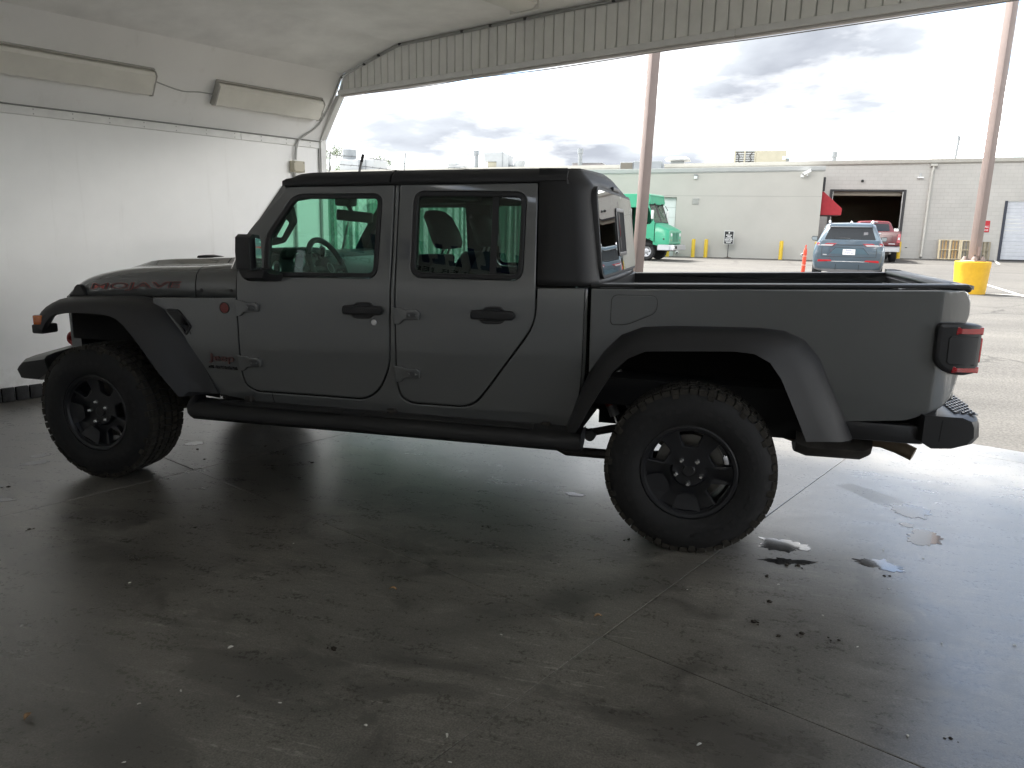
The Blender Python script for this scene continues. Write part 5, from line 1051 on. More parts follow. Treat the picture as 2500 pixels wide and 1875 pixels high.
# notice stand
t = thing('notice_stand', 'black notice board with white arrow and lines on a round-footed stand', 'sign', (3.52, 37.2, gz(37.2)))
lathe('foot', [(.20, 0), (.20, .015), (.16, .035), (.05, .05), (.025, .09), (0, .09)], mat('stand_brown', (.07, .055, .045), .6), t, 24); tube('stem', [(0, 0, .06), (0, 0, .72)], .02, BLK2, t, 10)
bx('frame', -.235, .235, -.02, .012, .70, 1.36, mat('cam_white', (.78, .79, .79), .4), t, .006, 1); bx('board', -.215, .215, -.026, -.0205, .72, 1.34, mat('sign_black', (.02, .02, .022), .5), t)
bm = bmesh.new()
slab('arrow', [(-.015, 1.19), (.015, 1.19), (.015, 1.26), (.045, 1.26), (0, 1.325), (-.045, 1.26), (-.015, 1.26)], lambda a, b, d: (a, -.0275+d, b), .001, WLET, t, r=0)
for k, ws_ in enumerate((((-.15, 0), (.01, .15)), ((-.08, .09),), ((-.16, .16),), ((-.19, .02), (.04, .19)), ((-.17, .0), (.02, .16)), ((-.13, .11),))):
    z = 1.125-k*.072
    for a, b_ in ws_:
        n_ = max(2, int((b_-a)/.035)); ww = (b_-a)/n_
        for j in range(n_): box_bm(bm, (a+ww*(j+.5), -.0272, z+.022), (ww*.72, .001, .046))
from_bm('print', bm, WLET, t)
# orange delineator
t = thing('delineator_post', 'leaning orange-red plastic delineator post in front of the stucco wall', 'delineator', (5.55, 18.6, gz(18.6)))
ORG = mat('orange_plastic', (.62, .055, .02), .45)
Mt = Matrix.Rotation(radians(1.6), 4, 'Y')
lathe('base', [(.19, 0), (.19, .03), (.10, .05), (.05, .08), (0, .08)], mat('black_rubber', (.016, .016, .017), .75), t, 20)
lathe('post', [(.05, .05), (.049, .5), (.046, 1.0), (.036, 1.05), (.018, 1.08), (.018, 1.14), (.012, 1.17), (0, 1.17)], ORG, t, 18, lambda x, y, h: Mt @ Vector((x, y, h)))
for z in (.62, .86): lathe('band', [(.0492, z), (.0500, z+.003), (.0498, z+.016), (.0486, z+.02)], mat('band_pale', (.75, .35, .28), .4), t, 18, lambda x, y, h: Mt @ Vector((x, y, h)))
# parking lines
LINE = mat('line_paint', (.66, .66, .62), .8, var=.12, vscale=14)
def stripe(p0, p1, w):
    a = Vector(p0); b = Vector(p1); d = (b-a).normalized(); n_ = Vector((-d.y, d.x))*w/2; k = 12; vs = []; fs = []
    for i in range(k+1):
        q = a+(b-a)*i/k
        for s in (-1, 1): r_ = q+n_*s; vs.append((r_.x, r_.y, gz(r_.y)+.004))
    for i in range(k): fs.append((2*i, 2*i+1, 2*i+3, 2*i+2))
    me = bpy.data.meshes.new('parking_line'); me.from_pydata(vs, [], fs); return struct(link('parking_line', me, LINE, None, 0))
stripe((11.36, 24.5), (10.93, 18.6), .11); stripe((9.2, 19.15), (24, 18.0), .11); stripe((14.2, 24.4), (13.7, 18.45), .11); stripe((17.44, 43.4), (16.3, 38.9), .12)

# ================================================================== VEHICLES IN THE YARD
TYR2 = mat('yard_tyre', (.02, .02, .021), .8, var=.2); HUBG = mat('hub_grey', (.42, .43, .45), .4, .4, var=.15, vscale=12); GLS = mat('vehicle_glass', (.012, .014, .016), .04, 0, spec=.8)
def car_wheel(par, x, y, r, w, s, hub=HUBG):
    """wheel with axis along local Y at (x,y,r); s=+1 outer side towards +y"""
    wl = lathe('wheel', [(r*.60, w*.45), (r*.72, w*.5), (r*.93, w*.47), (r, w*.30), (r, -w*.30), (r*.93, -w*.47), (r*.6, -w*.45), (0, -w*.3)], TYR2, par, 28, lambda a, b, h: (x+a, y+h*s, r+b))
    lathe('hub', [(0, w*.30), (r*.12, w*.32), (r*.2, w*.25), (r*.34, w*.22), (r*.48, w*.33), (r*.58, w*.42), (r*.61, w*.44), (r*.61, w*.2)], hub, wl, 24, lambda a, b, h: (x+a, y+h*s, r+b))
    for k in range(6):
        a = k*pi/3; lathe('hub_hole', [(r*.07, w*.325), (0, w*.327)], mat('hole_black', (.01, .01, .01), .9), wl, 8, lambda p, q, h, a=a: (x+p+r*.40*cos(a), y+h*s-.02*s*0, r+q+r*.40*sin(a)))
    return wl
# ---- green step van : local x forward, y left; its right side (-y) faces the shelter
VG = mat('van_green', (.033, .36, .20), .5, coat=.2, var=.05, vscale=2); VGP = mat('van_green_lit', (.15, .42, .28), .5); VGD = mat('van_grille', (.05, .22, .15), .5)  # lighter green copy puts the light on roof and nose into the colour
van = thing('step_van', 'mint green step van with split windscreen and chrome bumper beside the white door', 'van', (.12, 33.1, gz(33.1)), radians(-13))
HW = 1.06
VX = lambda y0, s: (lambda a, b, d: (a, y0+d*s, b))
body = rnd([(-5.0, .62), (-.52, .62), (-.50, .74), (.36, .74), (.36, 1.66), (.34, 1.70), (.05, 2.50), (.12, 2.60), (.06, 2.90), (-.05, 2.97), (-5.0, 2.97)], [.05, .02, .02, .03, .02, .02, .03, .05, .06, .06, .12], 4)
arch = rnd([(-.52, .62), (-.50, .78), (-.36, .95), (-.12, 1.02), (.14, 1.0), (.36, .86), (.5, .60)], .05)
body2 = [(-5.0, .62), (-.56, .62)]+[(.56*cos(a), .40+.56*sin(a)) for a in [radians(158-k*17) for k in range(8)]]+[(.60, .62), (.60, .72), (.36, .74), (.36, 1.68), (.05, 2.50), (.13, 2.62), (.06, 2.90), (-.06, 2.97), (-4.9, 2.97), (-5.0, 2.85)]
opening = rnd([(-1.02, .88), (-.50, .88), (-.50, 2.36), (-1.02, 2.36)], .03); swin = rnd([(-.22, 1.62), (.14, 1.62), (.24, 1.74), (.06, 2.34), (-.22, 2.34)], .05)
vb = slab('body', body2, VX(-HW, 1), .05, VG, van, holes=[opening, swin], r=.02); slab('body_far_side', body2, VX(HW, -1), .05, VG, van, r=.02)
bx('roof', -4.98, .02, -HW+.051, HW-.051, 2.93, 2.972, VGP, van, .01, 1); bx('back', -5.0, -4.95, -HW+.051, HW-.051, .62, 2.92, VG, van)
slab('cab_front', [(-HW+.051, 2.52), (HW-.051, 2.52), (HW-.051, 2.94), (-HW+.051, 2.94)], lambda a, b, d: (.13-max(0, b-2.62)*.22-d, a, b), .05, VG, van, r=.02)
loft('roof_brow', [[(.02, y, 2.90), (.10, y, 2.90), (.07, y, 2.96), (-.02, y, 2.98)] for y in (-HW+.06, HW-.06)], VGP, van)
for y0, y1 in ((-.98, -.03), (.03, .98)):
    q = rnd([(y0, 1.73), (y1, 1.73), (y1, 2.48), (y0, 2.48)], .03)
    slab('windscreen', q, lambda a, b, d: (.365-(b-1.68)*.38-d, a, b), .03, glass('van_glass', (.62, .74, .68)), van, r=.0); slab('windscreen_frame', gi(q, -.03), lambda a, b, d: (.372-(b-1.68)*.38-d, a, b), .03, BLK2, van, holes=[gi(q, .012)], r=.005)
slab('windscreen_surround', [(-HW+.051, 1.68), (HW-.051, 1.68), (HW-.051, 2.52), (-HW+.051, 2.52)], lambda a, b, d: (.362-(b-1.68)*.38-d, a, b), .03, VG, van, holes=[rnd([(-1.0, 1.715), (-.015, 1.715), (-.015, 2.495), (-1.0, 2.495)], .03), rnd([(.015, 1.715), (1.0, 1.715), (1.0, 2.495), (.015, 2.495)], .03)], r=.005)
# hood
hs = lambda x, w, z0, z1: [(x, -w, z0), (x, -w, z1-.10), (x, -w+.06, z1-.02), (x, -w+.14, z1), (x, 0, z1+.05), (x, w-.14, z1), (x, w-.06, z1-.02), (x, w, z1-.10), (x, w, z0)]
loft('hood', [hs(.37, .98, .74, 1.66), hs(.55, .97, .72, 1.60), hs(.85, .95, .72, 1.46), hs(1.0, .92, .72, 1.38), hs(1.04, .88, .74, 1.32)], VG, van, smooth=40)
slab('nose', rnd([(-.88, .76), (.88, .76), (.86, 1.36), (-.86, 1.36)], .06), lambda a, b, d: (1.06-d, a, b), .04, VGP, van, r=.02)
for k in range(8):
    for s in (-1, 1): bx('grille_bar', 1.061, 1.08, s*.05+(0 if s > 0 else -.36), s*.05+(.36 if s > 0 else 0), .86+k*.052, .895+k*.052, VGD, van, .004, 1)
for y in (-.66, .66):
    lathe('headlamp', [(0, .03), (.06, .025), (.085, 0)], mat('lamp_lens', (.75, .76, .76), .15), van, 18, lambda a, b, h, y=y: (1.062+h, y+a, 1.16+b)); lathe('marker_lamp', [(0, .02), (.04, .015), (.045, 0)], mat('lamp_amber', (.35, .30, .2), .3), van, 14, lambda a, b, h, y=y: (1.062+h, y+a, .92+b))
loft('bumper', [[(x, y, .47), (x+.09, y, .48), (x+.10, y, .58), (x+.08, y, .70), (x, y, .72)] for x, y in ((.70, -1.04), (1.12, -1.02), (1.20, -.9), (1.22, 0), (1.20, .9), (1.12, 1.02), (.70, 1.04))], mat('bumper_chrome', (.60, .61, .64), .3, .7), van, smooth=30)
bx('bumper_side', .55, 1.12, -1.06, -1.03, .47, .72, mat('bumper_chrome', (.60, .61, .64), .3, .7), van, .02, 1); bx('fog_hole', 1.315, 1.324, -.74, -.58, .54, .66, mat('hole_black', (.01, .01, .01), .9), van)
bx('chassis', -4.8, 1.0, -.5, .5, .42, .62, STEEL, van, .02, 1); bx('wheel_tub', -.55, .56, -.9, -.2, .55, 1.0, DARK, van); bx('cab_floor', -4.9, .35, -HW+.06, HW-.06, .62, .70, DARK, van); bx('bulkhead', -1.45, -1.40, -HW+.06, HW-.06, .7, 2.9, mat('bulkhead_dark', (.04, .042, .045), .7), van)
tube('door_rail', [(-.80, -.95, .95), (-.78, -.95, 1.6), (-.82, -.95, 2.3)], .02, mat('cam_white', (.78, .79, .79), .4), van, 8); bx('driver_seat', -.95, -.45, .1, .6, .9, 1.75, INT, van, .08, 2); bx('step_plate', -1.02, -.5, -1.10, -.9, .50, .60, HUBG, van, .01, 1)
tube('steering_wheel', [(-.02+.0*k, .35+.22*cos(k*pi/10), 1.45+.22*sin(k*pi/10)) for k in range(21)], .02, BLK2, van, 8)
for y in (-1.10, 1.10): bx('wing_mirror', .22, .30, y-.1, y+.1, 1.85, 2.25, mat('cam_white', (.78, .79, .79), .4), van, .03, 2); tube('mirror_bracket', [(.15, y*.95, 2.5), (.26, y, 2.3), (.26, y, 1.85), (.25, y*.93, 1.72)], .015, BLK2, van, 6)
for y in (-.55, .55): box('wiper_motor', (.16, y, 2.53), (.09, .12, .06), BLK2, van, .01, 1); tube('wiper', [(.175, y, 2.50), (.33, y+.15, 1.95)], .012, BLK2, van, 6)
bx('door_latch', -.12, .06, -HW-.012, -HW-.001, .96, .99, BLK2, van); bx('door_latch', .12, .22, -HW-.012, -HW-.001, .96, .99, BLK2, van)
lathe('fuel_cap', [(0, .02), (.035, .018), (.04, 0)], BLK2, van, 14, lambda a, b, h: (.80+a, -.955-h, .97+b))
slab('hood_seam', [(.365, .76), (.375, .76), (.375, 1.62), (.365, 1.62)], VX(-.995, 1), .02, DARK, van, r=0)
text('lettering', 'ENERGY', lambda a, b, d: (-.42+a, -HW-.003, 1.50+b), .30, .055, WLET, van)
slab('deer_emblem', rnd([(-.02, 2.64), (.10, 2.60), (.12, 2.66), (.05, 2.70), (.09, 2.76), (.02, 2.74), (-.04, 2.78)], .005), lambda a, b, d: (a-.1, -HW-.004+d, b), .003, WLET, van, r=0)
car_wheel(van, 0, -.86, .40, .26, -1); car_wheel(van, 0, .86, .40, .26, 1); car_wheel(van, -3.6, -.86, .40, .26, -1); car_wheel(van, -3.6, .86, .40, .26, 1)

# ---- blue-grey SUV, tail towards the shelter; local x right, y forward
SB = mat('suv_blue', (.058, .092, .125), .35, .2, coat=.8, var=.03); SBG = mat('suv_lower', (.10, .10, .105), .6); SIL = mat('suv_silver', (.55, .56, .58), .3, .6)
suv = thing('suv', 'blue-grey SUV parked with its tail lamps and dealer plate facing the shelter', 'SUV', (6.98, 20.9, gz(20.9)), radians(-7))
def sv(y, w, z0, zb, ws, zs): 
    h = [(0, z0), (w-.22, z0), (w-.06, z0+.06), (w, z0+.28), (w+.005, z0+.50), (w-.02, zb-.10), (ws, zs), (0, zs+.01)]
    return [(x, y, z) for x, z in h]+[(-x, y, z) for x, z in h[-2:0:-1]]
loft('body', [sv(.0, .86, .46, 1.16, .74, 1.27), sv(.04, .93, .40, 1.18, .79, 1.285), sv(.14, .975, .36, 1.19, .84, 1.29), sv(.5, .985, .34, 1.20, .87, 1.28), sv(1.6, .985, .32, 1.18, .88, 1.24), sv(3.0, .98, .32, 1.12, .88, 1.19), sv(3.6, .975, .32, 1.08, .86, 1.12), sv(4.6, .95, .36, 1.0, .80, 1.03), sv(4.82, .86, .42, .92, .70, .95)], SB, suv, smooth=40)
def cb(y, w0, z0, w1, z1): return [(x, y0_, z) for x, y0_, z in ((-w0, y, z0), (-w1, y, z1-.06), (-w1+.10, y, z1), (0, y, z1+.02), (w1-.10, y, z1), (w1, y, z1-.06), (w0, y, z0))]
# greenhouse with raked tail
def gh_(yb, yt, w0, z0, w1, z1): return [(-w0, yb, z0), (-w1, yt, z1-.06), (-w1+.10, yt, z1), (0, yt, z1+.02), (w1-.10, yt, z1), (w1, yt, z1-.06), (w0, yb, z0)]
loft('cabin', [gh_(.10, .40, .83, 1.25, .62, 1.72), gh_(.20, .48, .86, 1.26, .66, 1.755), gh_(1.2, 1.2, .87, 1.25, .70, 1.79), gh_(2.4, 2.2, .86, 1.2, .68, 1.77), gh_(3.3, 2.6, .84, 1.15, .62, 1.70)], mat('suv_pale_roof', (.105, .145, .18), .3, .2, coat=.8), suv, smooth=35)
RWs = rnd([(-.70, 1.275), (.70, 1.275), (.575, 1.645), (-.575, 1.645)], .05, 4)
slab('rear_window', RWs, lambda a, b, d: (a, .108+(b-1.25)*.64-.014+d, b), .012, GLS, suv, r=.003)
slab('spoiler', rnd([(-.61, 1.66), (.61, 1.66), (.58, 1.755), (-.58, 1.755)], .03), lambda a, b, d: (a, .30+(b-1.65)*.6+d, b), .14, SB, suv, r=.02)
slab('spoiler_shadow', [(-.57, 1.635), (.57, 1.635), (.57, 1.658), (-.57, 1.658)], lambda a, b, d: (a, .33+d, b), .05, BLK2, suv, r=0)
for s in (-1, 1):
    tube('roof_rail', smooth_path([(s*.585, .52, 1.77), (s*.59, .62, 1.825), (s*.61, 1.2, 1.84), (s*.60, 2.0, 1.82), (s*.59, 2.2, 1.77)]), .032, SIL, suv, 8)
    slab('side_window', rnd([(.45, 1.30), (1.7, 1.29), (2.9, 1.27), (2.35, 1.64), (1.0, 1.68), (.62, 1.64)], .04), (lambda a, b, d, s=s: (s*(.862-(b-1.27)*.42+.004-d), a, b)), .01, GLS, suv, r=.003)
    loft('door_mirror', [[(s*(.93+dx), y, 1.30+dz) for dx, dz in ((0, -.07), (.16, -.06), (.20, .02), (.17, .085), (.02, .08))] for y in (2.55, 2.68)], mat('mirror_dark', (.05, .055, .06), .3), suv); slab('mirror_face', rnd([(.955, 1.255), (1.10, 1.26), (1.11, 1.36), (.96, 1.365)], .02), (lambda a, b, d, s=s: (s*a, 2.546+d, b)), .003, mat('mirror_grey', (.35, .4, .42), .15), suv, r=0)
    tl = slab('tail_lamp', rnd([(s*.34, 1.185), (s*.88, 1.20), (s*.90, 1.155), (s*.86, 1.105), (s*.46, 1.10)], .015), (lambda a, b, d: (a, -.022+.06*max(0, (abs(a)-.70)/.2)**2+d, b)), .06, mat('tail_red', (.36, .03, .045), .2, coat=.5), suv, r=.006); slab('tail_lamp_clear', rnd([(s*.42, 1.150), (s*.86, 1.150), (s*.85, 1.112), (s*.47, 1.108)], .01), (lambda a, b, d: (a, -.027+.06*max(0, (abs(a)-.70)/.2)**2+d, b)), .006, mat('lamp_clear', (.55, .56, .58), .2), tl, r=.002)
    slab('reflector', rnd([(s*.44, .665), (s*.84, .635), (s*.86, .685), (s*.80, .705), (s*.48, .705)], .01), (lambda a, b, d: (a, -.022+.05*max(0, (abs(a)-.70)/.2)**2+d, b)), .06, mat('reflector_red', (.42, .012, .02), .25), suv, r=.004)
slab('lamp_bar', [(-.36, 1.135), (.36, 1.135), (.36, 1.15), (-.36, 1.15)], lambda a, b, d: (a, -.018+d, b), .03, BLK2, suv, r=0); slab('tailgate_line', [(-.74, .79), (.74, .79), (.74, .80), (-.74, .80)], lambda a, b, d: (a, -.004+d, b), .03, BLK2, suv, r=0)
for s in (-1, 1): slab('tailgate_line', [(s*.735, .80), (s*.745, .80), (s*.745, 1.09), (s*.735, 1.09)], lambda a, b, d: (a, -.004+d, b), .03, BLK2, suv, r=0)
slab('plate_recess', rnd([(-.53, .875), (.53, .875), (.37, 1.045), (-.37, 1.045)], .02), lambda a, b, d: (a, -.004+d, b), .02, mat('suv_recess', (.07, .12, .155), .4, .2), suv, r=.004)
slab('recess_line', rnd([(-.55, .87), (-.38, 1.062), (.38, 1.062), (.55, .87), (.53, .87), (.37, 1.05), (-.37, 1.05), (-.53, .87)], .0), lambda a, b, d: (a, -.003+d, b), .02, mat('recess_dark', (.02, .035, .045), .5), suv, r=0)
pl_ = slab('number_plate', rnd([(-.165, .855), (.175, .855), (.175, 1.02), (-.165, 1.02)], .01), lambda a, b, d: (a, -.012+d, b), .01, mat('plate_white', (.8, .8, .82), .4), suv, r=.002)
PB = mat('plate_blue', (.06, .08, .30), .5); text('lettering', 'Superior', lambda a, b, d: (-.085+a, -.0135-d*.05, .955+b), .17, .05, PB, pl_, shear=.2); text('lettering', 'the superior way', lambda a, b, d: (-.11+a, -.0135-d*.05, .888+b), .225, .045, PB, pl_, off=.012, shear=.25)
slab('badge', [(-.70, .835), (-.595, .835), (-.595, .862), (-.70, .862)], lambda a, b, d: (a, -.002+d, b), .01, SIL, suv, r=.002)
slab('bumper_trim', rnd([(-.86, .60), (-.82, .655), (-.5, .668), (.5, .668), (.82, .655), (.86, .60)], .01), lambda a, b, d: (a, -.008+.05*max(0, (abs(a)-.55)/.3)**2+d, b), .06, SIL, suv, r=.006); slab('bumper_lower', rnd([(-.90, .42), (-.93, .59), (.93, .59), (.90, .42), (.5, .34), (-.5, .34)], .04), lambda a, b, d: (a, -.012+.10*max(0, (abs(a)-.55)/.38)**2+d, b), .08, SBG, suv, r=.01)
for x in (-.33, .30): slab('bumper_joint', [(x, .40), (x+.008, .40), (x+.008, .58), (x, .58)], lambda a, b, d: (a, -.0135+d, b), .01, DARK, suv, r=0)
tube('wiper', [(.0, .10, 1.315), (-.15, .105, 1.33), (-.40, .11, 1.325)], [.022, .016, .008], BLK2, suv, 8); slab('sticker', [(.36, 1.43), (.48, 1.45), (.47, 1.52), (.36, 1.51)], lambda a, b, d: (a, .092+(b-1.25)*.64+d, b), .003, mat('sticker_grey', (.10, .10, .11), .6), suv, r=0)
loft('antenna_fin', [[(-.03*k, y, 1.79), (.03*k, y, 1.79), (0, y+.02, 1.79+.075*h)] for k, y, h in ((1, .50, 1.), (1, .62, .7), (.5, .75, .1))], SIL, suv)
for x in (-.86, .86):
    for y in (.92, 3.88): car_wheel(suv, 0, 0, .38, .24, 1).matrix_basis = Matrix.Translation((x, y, 0)) @ Matrix.Rotation(pi/2 if x < 0 else -pi/2, 4, 'Z')

# ---- red pickup at the bay; local x right, y forward
RP = mat('ram_red', (.105, .006, .012), .4, .1, coat=.35); RPL = mat('ram_red_roof', (.17, .02, .028), .4, .1, coat=.35)
ram = thing('pickup_truck', 'dark red pickup with chrome rear bumper waiting at the open bay', 'pickup truck', (10.42, 36.9, gz(37.5)), radians(-4))
slab('tailgate', rnd([(-.98, .80), (.98, .80), (1.0, 1.40), (.97, 1.47), (-.97, 1.47), (-1.0, 1.40)], .05), lambda a, b, d: (a, .12+d, b), .08, RP, ram, r=.03)
slab('gate_recess', rnd([(-.66, .92), (.66, .92), (.66, 1.30), (-.66, 1.30)], .04), lambda a, b, d: (a, .112+d, b), .02, mat('ram_dark', (.08, .005, .010), .4, .1, coat=.3), ram, r=.008)
for s in (-1, 1):
    slab('bed_side', rnd([(.20, .62), (.75, .62), (.85, .95), (1.15, 1.10), (1.45, .95), (1.55, .62), (2.3, .62), (2.3, 1.50), (.16, 1.47)], .05), (lambda a, b, d, s=s: (s*(1.01-d), a, b)), .08, RP, ram, r=.03)
    tl = slab('tail_lamp', rnd([(s*.84, .93), (s*1.0, .93), (s*1.0, 1.36), (s*.86, 1.36)], .03), lambda a, b, d: (a, .085+d, b), .12, mat('tail_red', (.36, .03, .045), .2, coat=.5), ram, r=.01); bx('reverse_lamp', s*.88, s*.97, .072, .086, 1.08, 1.19, mat('lamp_clear', (.55, .56, .58), .2), tl, .004, 1)
    loft('towing_mirror', [[(s*(1.10+dx), y, 1.52+dz) for dx, dz in ((0, -.14), (.2, -.14), (.22, .12), (.02, .14))] for y in (4.0, 4.1)], mat('mirror_chrome', (.6, .62, .63), .15, .6), ram); tube('mirror_arm', [(s*.92, 4.05, 1.45), (s*1.12, 4.05, 1.47)], .03, BLK2, ram, 6)
    for y in (1.15, 4.7): car_wheel(ram, 0, 0, .42, .30, 1).matrix_basis = Matrix.Translation((s*.84, y, 0)) @ Matrix.Rotation(-pi/2*s, 4, 'Z')
loft('cab', [[(-w0, y, 1.30), (-w0, y, 1.45), (-w1, y+dy, zt_-.09), (-w1+.12, y+dy, zt_), (0, y+dy, zt_+.03), (w1-.12, y+dy, zt_), (w1, y+dy, zt_-.09), (w0, y, 1.45), (w0, y, 1.30)] for y, w0, w1, zt_, dy in ((2.34, .97, .74, 1.95, .12), (2.5, .99, .78, 1.99, .1), (3.8, .99, .78, 1.99, .0), (4.6, .97, .66, 1.88, -.4))], RPL, ram, smooth=35)
bx('cab_lower', -1.0, 1.0, 2.34, 4.7, .55, 1.30, RP, ram, .05, 2); bx('front_end', -.99, .99, 4.7, 5.9, .55, 1.36, RP, ram, .08, 2)
slab('rear_window', rnd([(-.74, 1.50), (.74, 1.50), (.66, 1.86), (-.66, 1.86)], .05), lambda a, b, d: (a, 2.333+(b-1.45)*.19+d, b), .02, GLS, ram, r=.004); bx('brake_lamp', -.16, .16, 2.40, 2.46, 1.93, 1.965, mat('lamp_clear', (.55, .56, .58), .2), ram, .01, 1)
loft('bumper', [[(x, y, .50), (x, y-.10, .52), (x, y-.11, .72), (x, y+.02, .77), (x, y+.08, .60)] for x, y in ((-1.03, .28), (-.98, .14), (-.5, .10), (.5, .10), (.98, .14), (1.03, .28))], mat('bumper_chrome', (.60, .61, .64), .3, .7), ram, smooth=30)
bx('bed_floor', -.95, .95, .2, 2.3, .80, .85, DARK, ram); bx('axle_mass', -.6, .6, .2, 5.5, .35, .60, STEEL, ram, .03, 1); tube('exhaust', [(.45, 1.2, .48), (.55, .5, .46), (.62, .15, .44)], .045, mat('pipe_grey', (.30, .29, .28), .4, .7), ram, 10)
bx('mud_flap', .70, .98, 1.62, 1.64, .20, .62, TYR2, ram); slab('badge', [(.50, .865), (.78, .865), (.78, .905), (.50, .905)], lambda a, b, d: (a, .109+d, b), .01, SIL, ram, r=.002); bx('gate_handle', -.14, .14, .085, .11, 1.33, 1.39, SIL, ram, .01, 1)

# ================================================================== WATER AND LITTER ON THE FLOOR
WATER = mat('water', (.03, .03, .031), .09, spec=1., coat=.5); MUD = mat('mud_crumb', (.028, .022, .016), .95, var=.3, vscale=60); PAPER = mat('paper_bit', (.75, .74, .70), .8); LEAFD = mat('dry_leaf', (.26, .16, .08), .8)
def puddle(cx, cy, rx, ry, ang, label, seed, ragged=.35, n=64):
    rr = random.Random(seed); ph = [(rr.uniform(.3, 1.)*ragged/(k**.42), k, rr.uniform(0, 6.3)) for k in (2, 3, 5, 7, 9, 13, 17, 23, 29)]
    pts = []
    for i in range(n):
        a = 2*pi*i/n; r = 1+sum(A*.5*sin(k*a+f) for A, k, f in ph); r = max(.25, r)
        x, y = rx*r*cos(a), ry*r*sin(a); pts.append((x*cos(ang)-y*sin(ang), x*sin(ang)+y*cos(ang)))
    bm = bmesh.new(); top = [bm.verts.new((x*.985, y*.985, .0012)) for x, y in pts]; low = [bm.verts.new((x, y, .0002)) for x, y in pts]
    es = [bm.edges.new((top[i-1], top[i])) for i in range(n)]; bmesh.ops.triangle_fill(bm, edges=es, use_beauty=True)
    for i in range(n): bm.faces.new((top[i-1], low[i-1], low[i], top[i]))
    o = from_bm('puddle', bm, WATER, None, 0); o.location = (cx, cy, 0); return tag(o, label, 'puddle', 'puddles on the concrete')
puddle(3.97, .25, .125, .075, .05, 'ragged dark-centred puddle right behind the near rear wheel', 1, .5, 110)
puddle(3.98, .05, .12, .03, .1, 'thin ragged water streak just in front of the dark-centred puddle', 2, .6, 90)
puddle(4.40, .15, .10, .055, -.1, 'ragged puddle alone on the open floor behind the truck', 3, .6, 100)
puddle(4.71, 1.0, .10, .11, .3, 'broad bright puddle under the rear bumper', 4, .4, 90); puddle(4.64, .755, .038, .03, 0, 'tiny puddle between the two bright puddles under the bumper', 5, .3, 40); puddle(4.69, .59, .085, .11, -.3, 'irregular bright puddle next to the tiny one', 6, .45, 90)
puddle(-.72, .23, .055, .045, .8, 'small pale puddle by the front bumper, the one nearer the wall', 7, .4, 50); puddle(-.62, .10, .08, .045, .8, 'longer pale puddle beside the near front tyre', 8, .3, 50); puddle(.03, .81, .06, .05, .9, 'small puddle between the front wheels', 9, .45, 60); puddle(2.82, .645, .055, .032, 0, 'small puddle under the rear end of the side step', 10, .4, 50); puddle(-.2, -.48, .05, .03, .5, 'faint small puddle on the open floor left of the truck', 11, .6, 50)
def blob(name, x, y, s, label, cat, m, seed, group, flat=.5):
    rr = random.Random(seed); bm = bmesh.new(); bmesh.ops.create_icosphere(bm, subdivisions=2, radius=s)
    for v in bm.verts: v.co *= rr.uniform(.7, 1.25); v.co.z = max(0, v.co.z*flat+s*.15)
    o = from_bm(name, bm, m, None, 0); o.location = (x, y, 0); o.rotation_euler.z = rr.uniform(0, 6); return tag(o, label, cat, group)
def bit(x, y, s, seed):
    rr = random.Random(seed); bm = bmesh.new(); w = s*rr.uniform(.3, .8)
    P = [(-s, -w, .002), (0, -w*.8, .002+s*.25), (s, -w*.5, .003), (s*.9, w*.6, .004), (0, w, .002+s*.3), (-s*.9, w*.7, .003)]
    v = [bm.verts.new(q) for q in P]; u = [bm.verts.new((a*.98, b*.98, c+.0012)) for a, b, c in P]
    for q in ((0, 1, 4, 5), (1, 2, 3, 4)): bm.faces.new([u[i] for i in q]); bm.faces.new([v[i] for i in q[::-1]])
    for i in range(6): bm.faces.new((v[i-1], v[i], u[i], u[i-1]))
    o = from_bm('paper_scrap', bm, PAPER, None, 0); o.location = (x, y, 0); o.rotation_euler.z = rr.uniform(0, 6); return tag(o, 'tiny white paper scrap on the concrete floor', 'litter', 'white paper scraps')
for i, (x, y) in enumerate([(1.93, -1.41), (2.87, -1.64), (2.61, -1.67), (2.92, -1.75), (1.86, -1.79), (2.14, -1.66), (1.64, -.51), (1.2, -1.1), (2.86, -1.02), (1.94, -1.69), (1.08, 1.13), (2.29, -1.65), (2.02, -2.03), (3.62, -1.45), (3.53, -.41), (3.92, -.23), (4.39, -.12), (4.08, -.47), (4.18, -.69), (4.25, -1.21), (4.45, .34), (4.5, -.56), (4.62, .29), (4.77, -.49)]): bit(x, y, (.011 if i in (0, 1, 13) else .006), i)
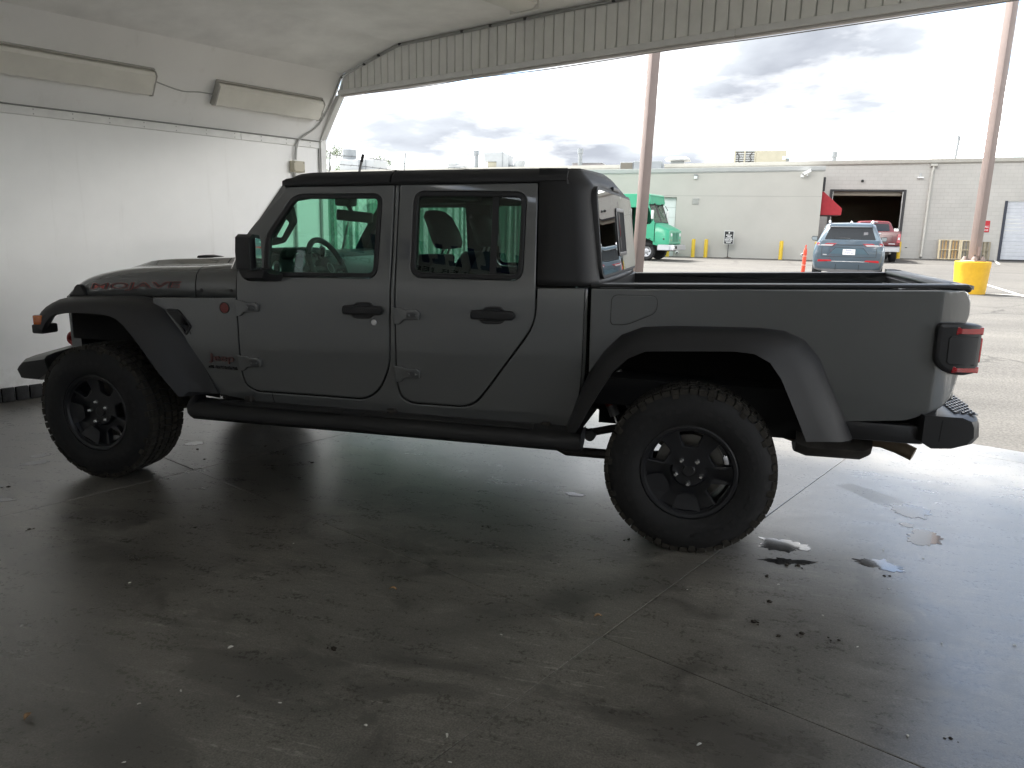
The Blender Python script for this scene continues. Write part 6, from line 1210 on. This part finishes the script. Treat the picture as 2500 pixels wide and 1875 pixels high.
for i, (x, y) in enumerate([(.55, .93), (.77, .80), (1.04, .69), (.13, .71), (.33, .52), (2.29, -1.3), (2.47, .0), (.28, -.77), (-.38, -.33), (3.99, .02), (4.02, .0), (3.89, -.14), (3.81, -.61), (3.97, -.66), (3.91, -.68), (4.1, -.66), (4.38, -1.18), (3.19, .07), (4.41, .03), (3.85, -.42)]):
    for j in range(3): blob('mud_clump', x+random.uniform(-.025, .025), y+random.uniform(-.02, .02), (.010, .006, .004)[j]*random.uniform(.6, 1.2), 'small dark mud clump dropped on the concrete floor', 'mud', MUD, i*5+j, 'mud clumps on the floor', .45)
for i, (x, y, lb) in enumerate([(2.29, -.81, 'dry curled leaf on the dark middle of the floor'), (1.59, -1.97, 'reddish dry leaf lying far from the truck on open floor'), (3.21, -.76, 'tan dry leaf near the concrete joint')]):
    bm = bmesh.new(); n_ = 8
    for k in range(n_-1):
        a, b_ = k/(n_-1), (k+1)/(n_-1); w0, w1 = .009*sin(pi*a)+.001, .009*sin(pi*b_)+.001; za, zb = .004+.008*sin(pi*a), .004+.008*sin(pi*b_)
        q = [bm.verts.new(c) for c in ((a*.038, -w0, za+.004), (a*.038, 0, za), (a*.038, w0, za+.004), (b_*.038, w1, zb+.004), (b_*.038, 0, zb), (b_*.038, -w1, zb+.004))]
        bm.faces.new((q[0], q[1], q[4], q[5])); bm.faces.new((q[1], q[2], q[3], q[4]))
    o = from_bm('dry_leaf', bm, LEAFD, None, 60, False); o.location = (x, y, .001); o.rotation_euler.z = i*1.9; tag(o, lb, 'leaf')

# pale squeegee streaks behind the truck
bm = bmesh.new()
for k in range(5):
    a = Vector((4.36+k*.022, 1.36+k*.016, 0)); b_ = Vector((4.60+k*.03, 1.03+k*.022, 0)); d = (b_-a).normalized(); n_ = Vector((-d.y, d.x, 0))
    prev = None
    for i in range(13):
        q = a+(b_-a)*(i/12)+n_*.006*sin(i*.5+k); w = .0035*(.4+.6*sin(pi*i/12)); cur = [bm.verts.new(q+n_*w+ZV*.0007), bm.verts.new(q-n_*w+ZV*.0007)]
        if prev: bm.faces.new((prev[0], prev[1], cur[1], cur[0]))
        prev = cur
o = from_bm('squeegee_streak', bm, mat('streak_pale', (.34, .33, .30), .6), None, 0); origin_to(o, (4.5, 1.2, 0)); tag(o, 'set of five pale parallel streaks on the concrete under the rear bumper', 'floor mark')
for o in bpy.data.objects:
    for k in ('_w', '_bb'):
        if k in o: del o[k]
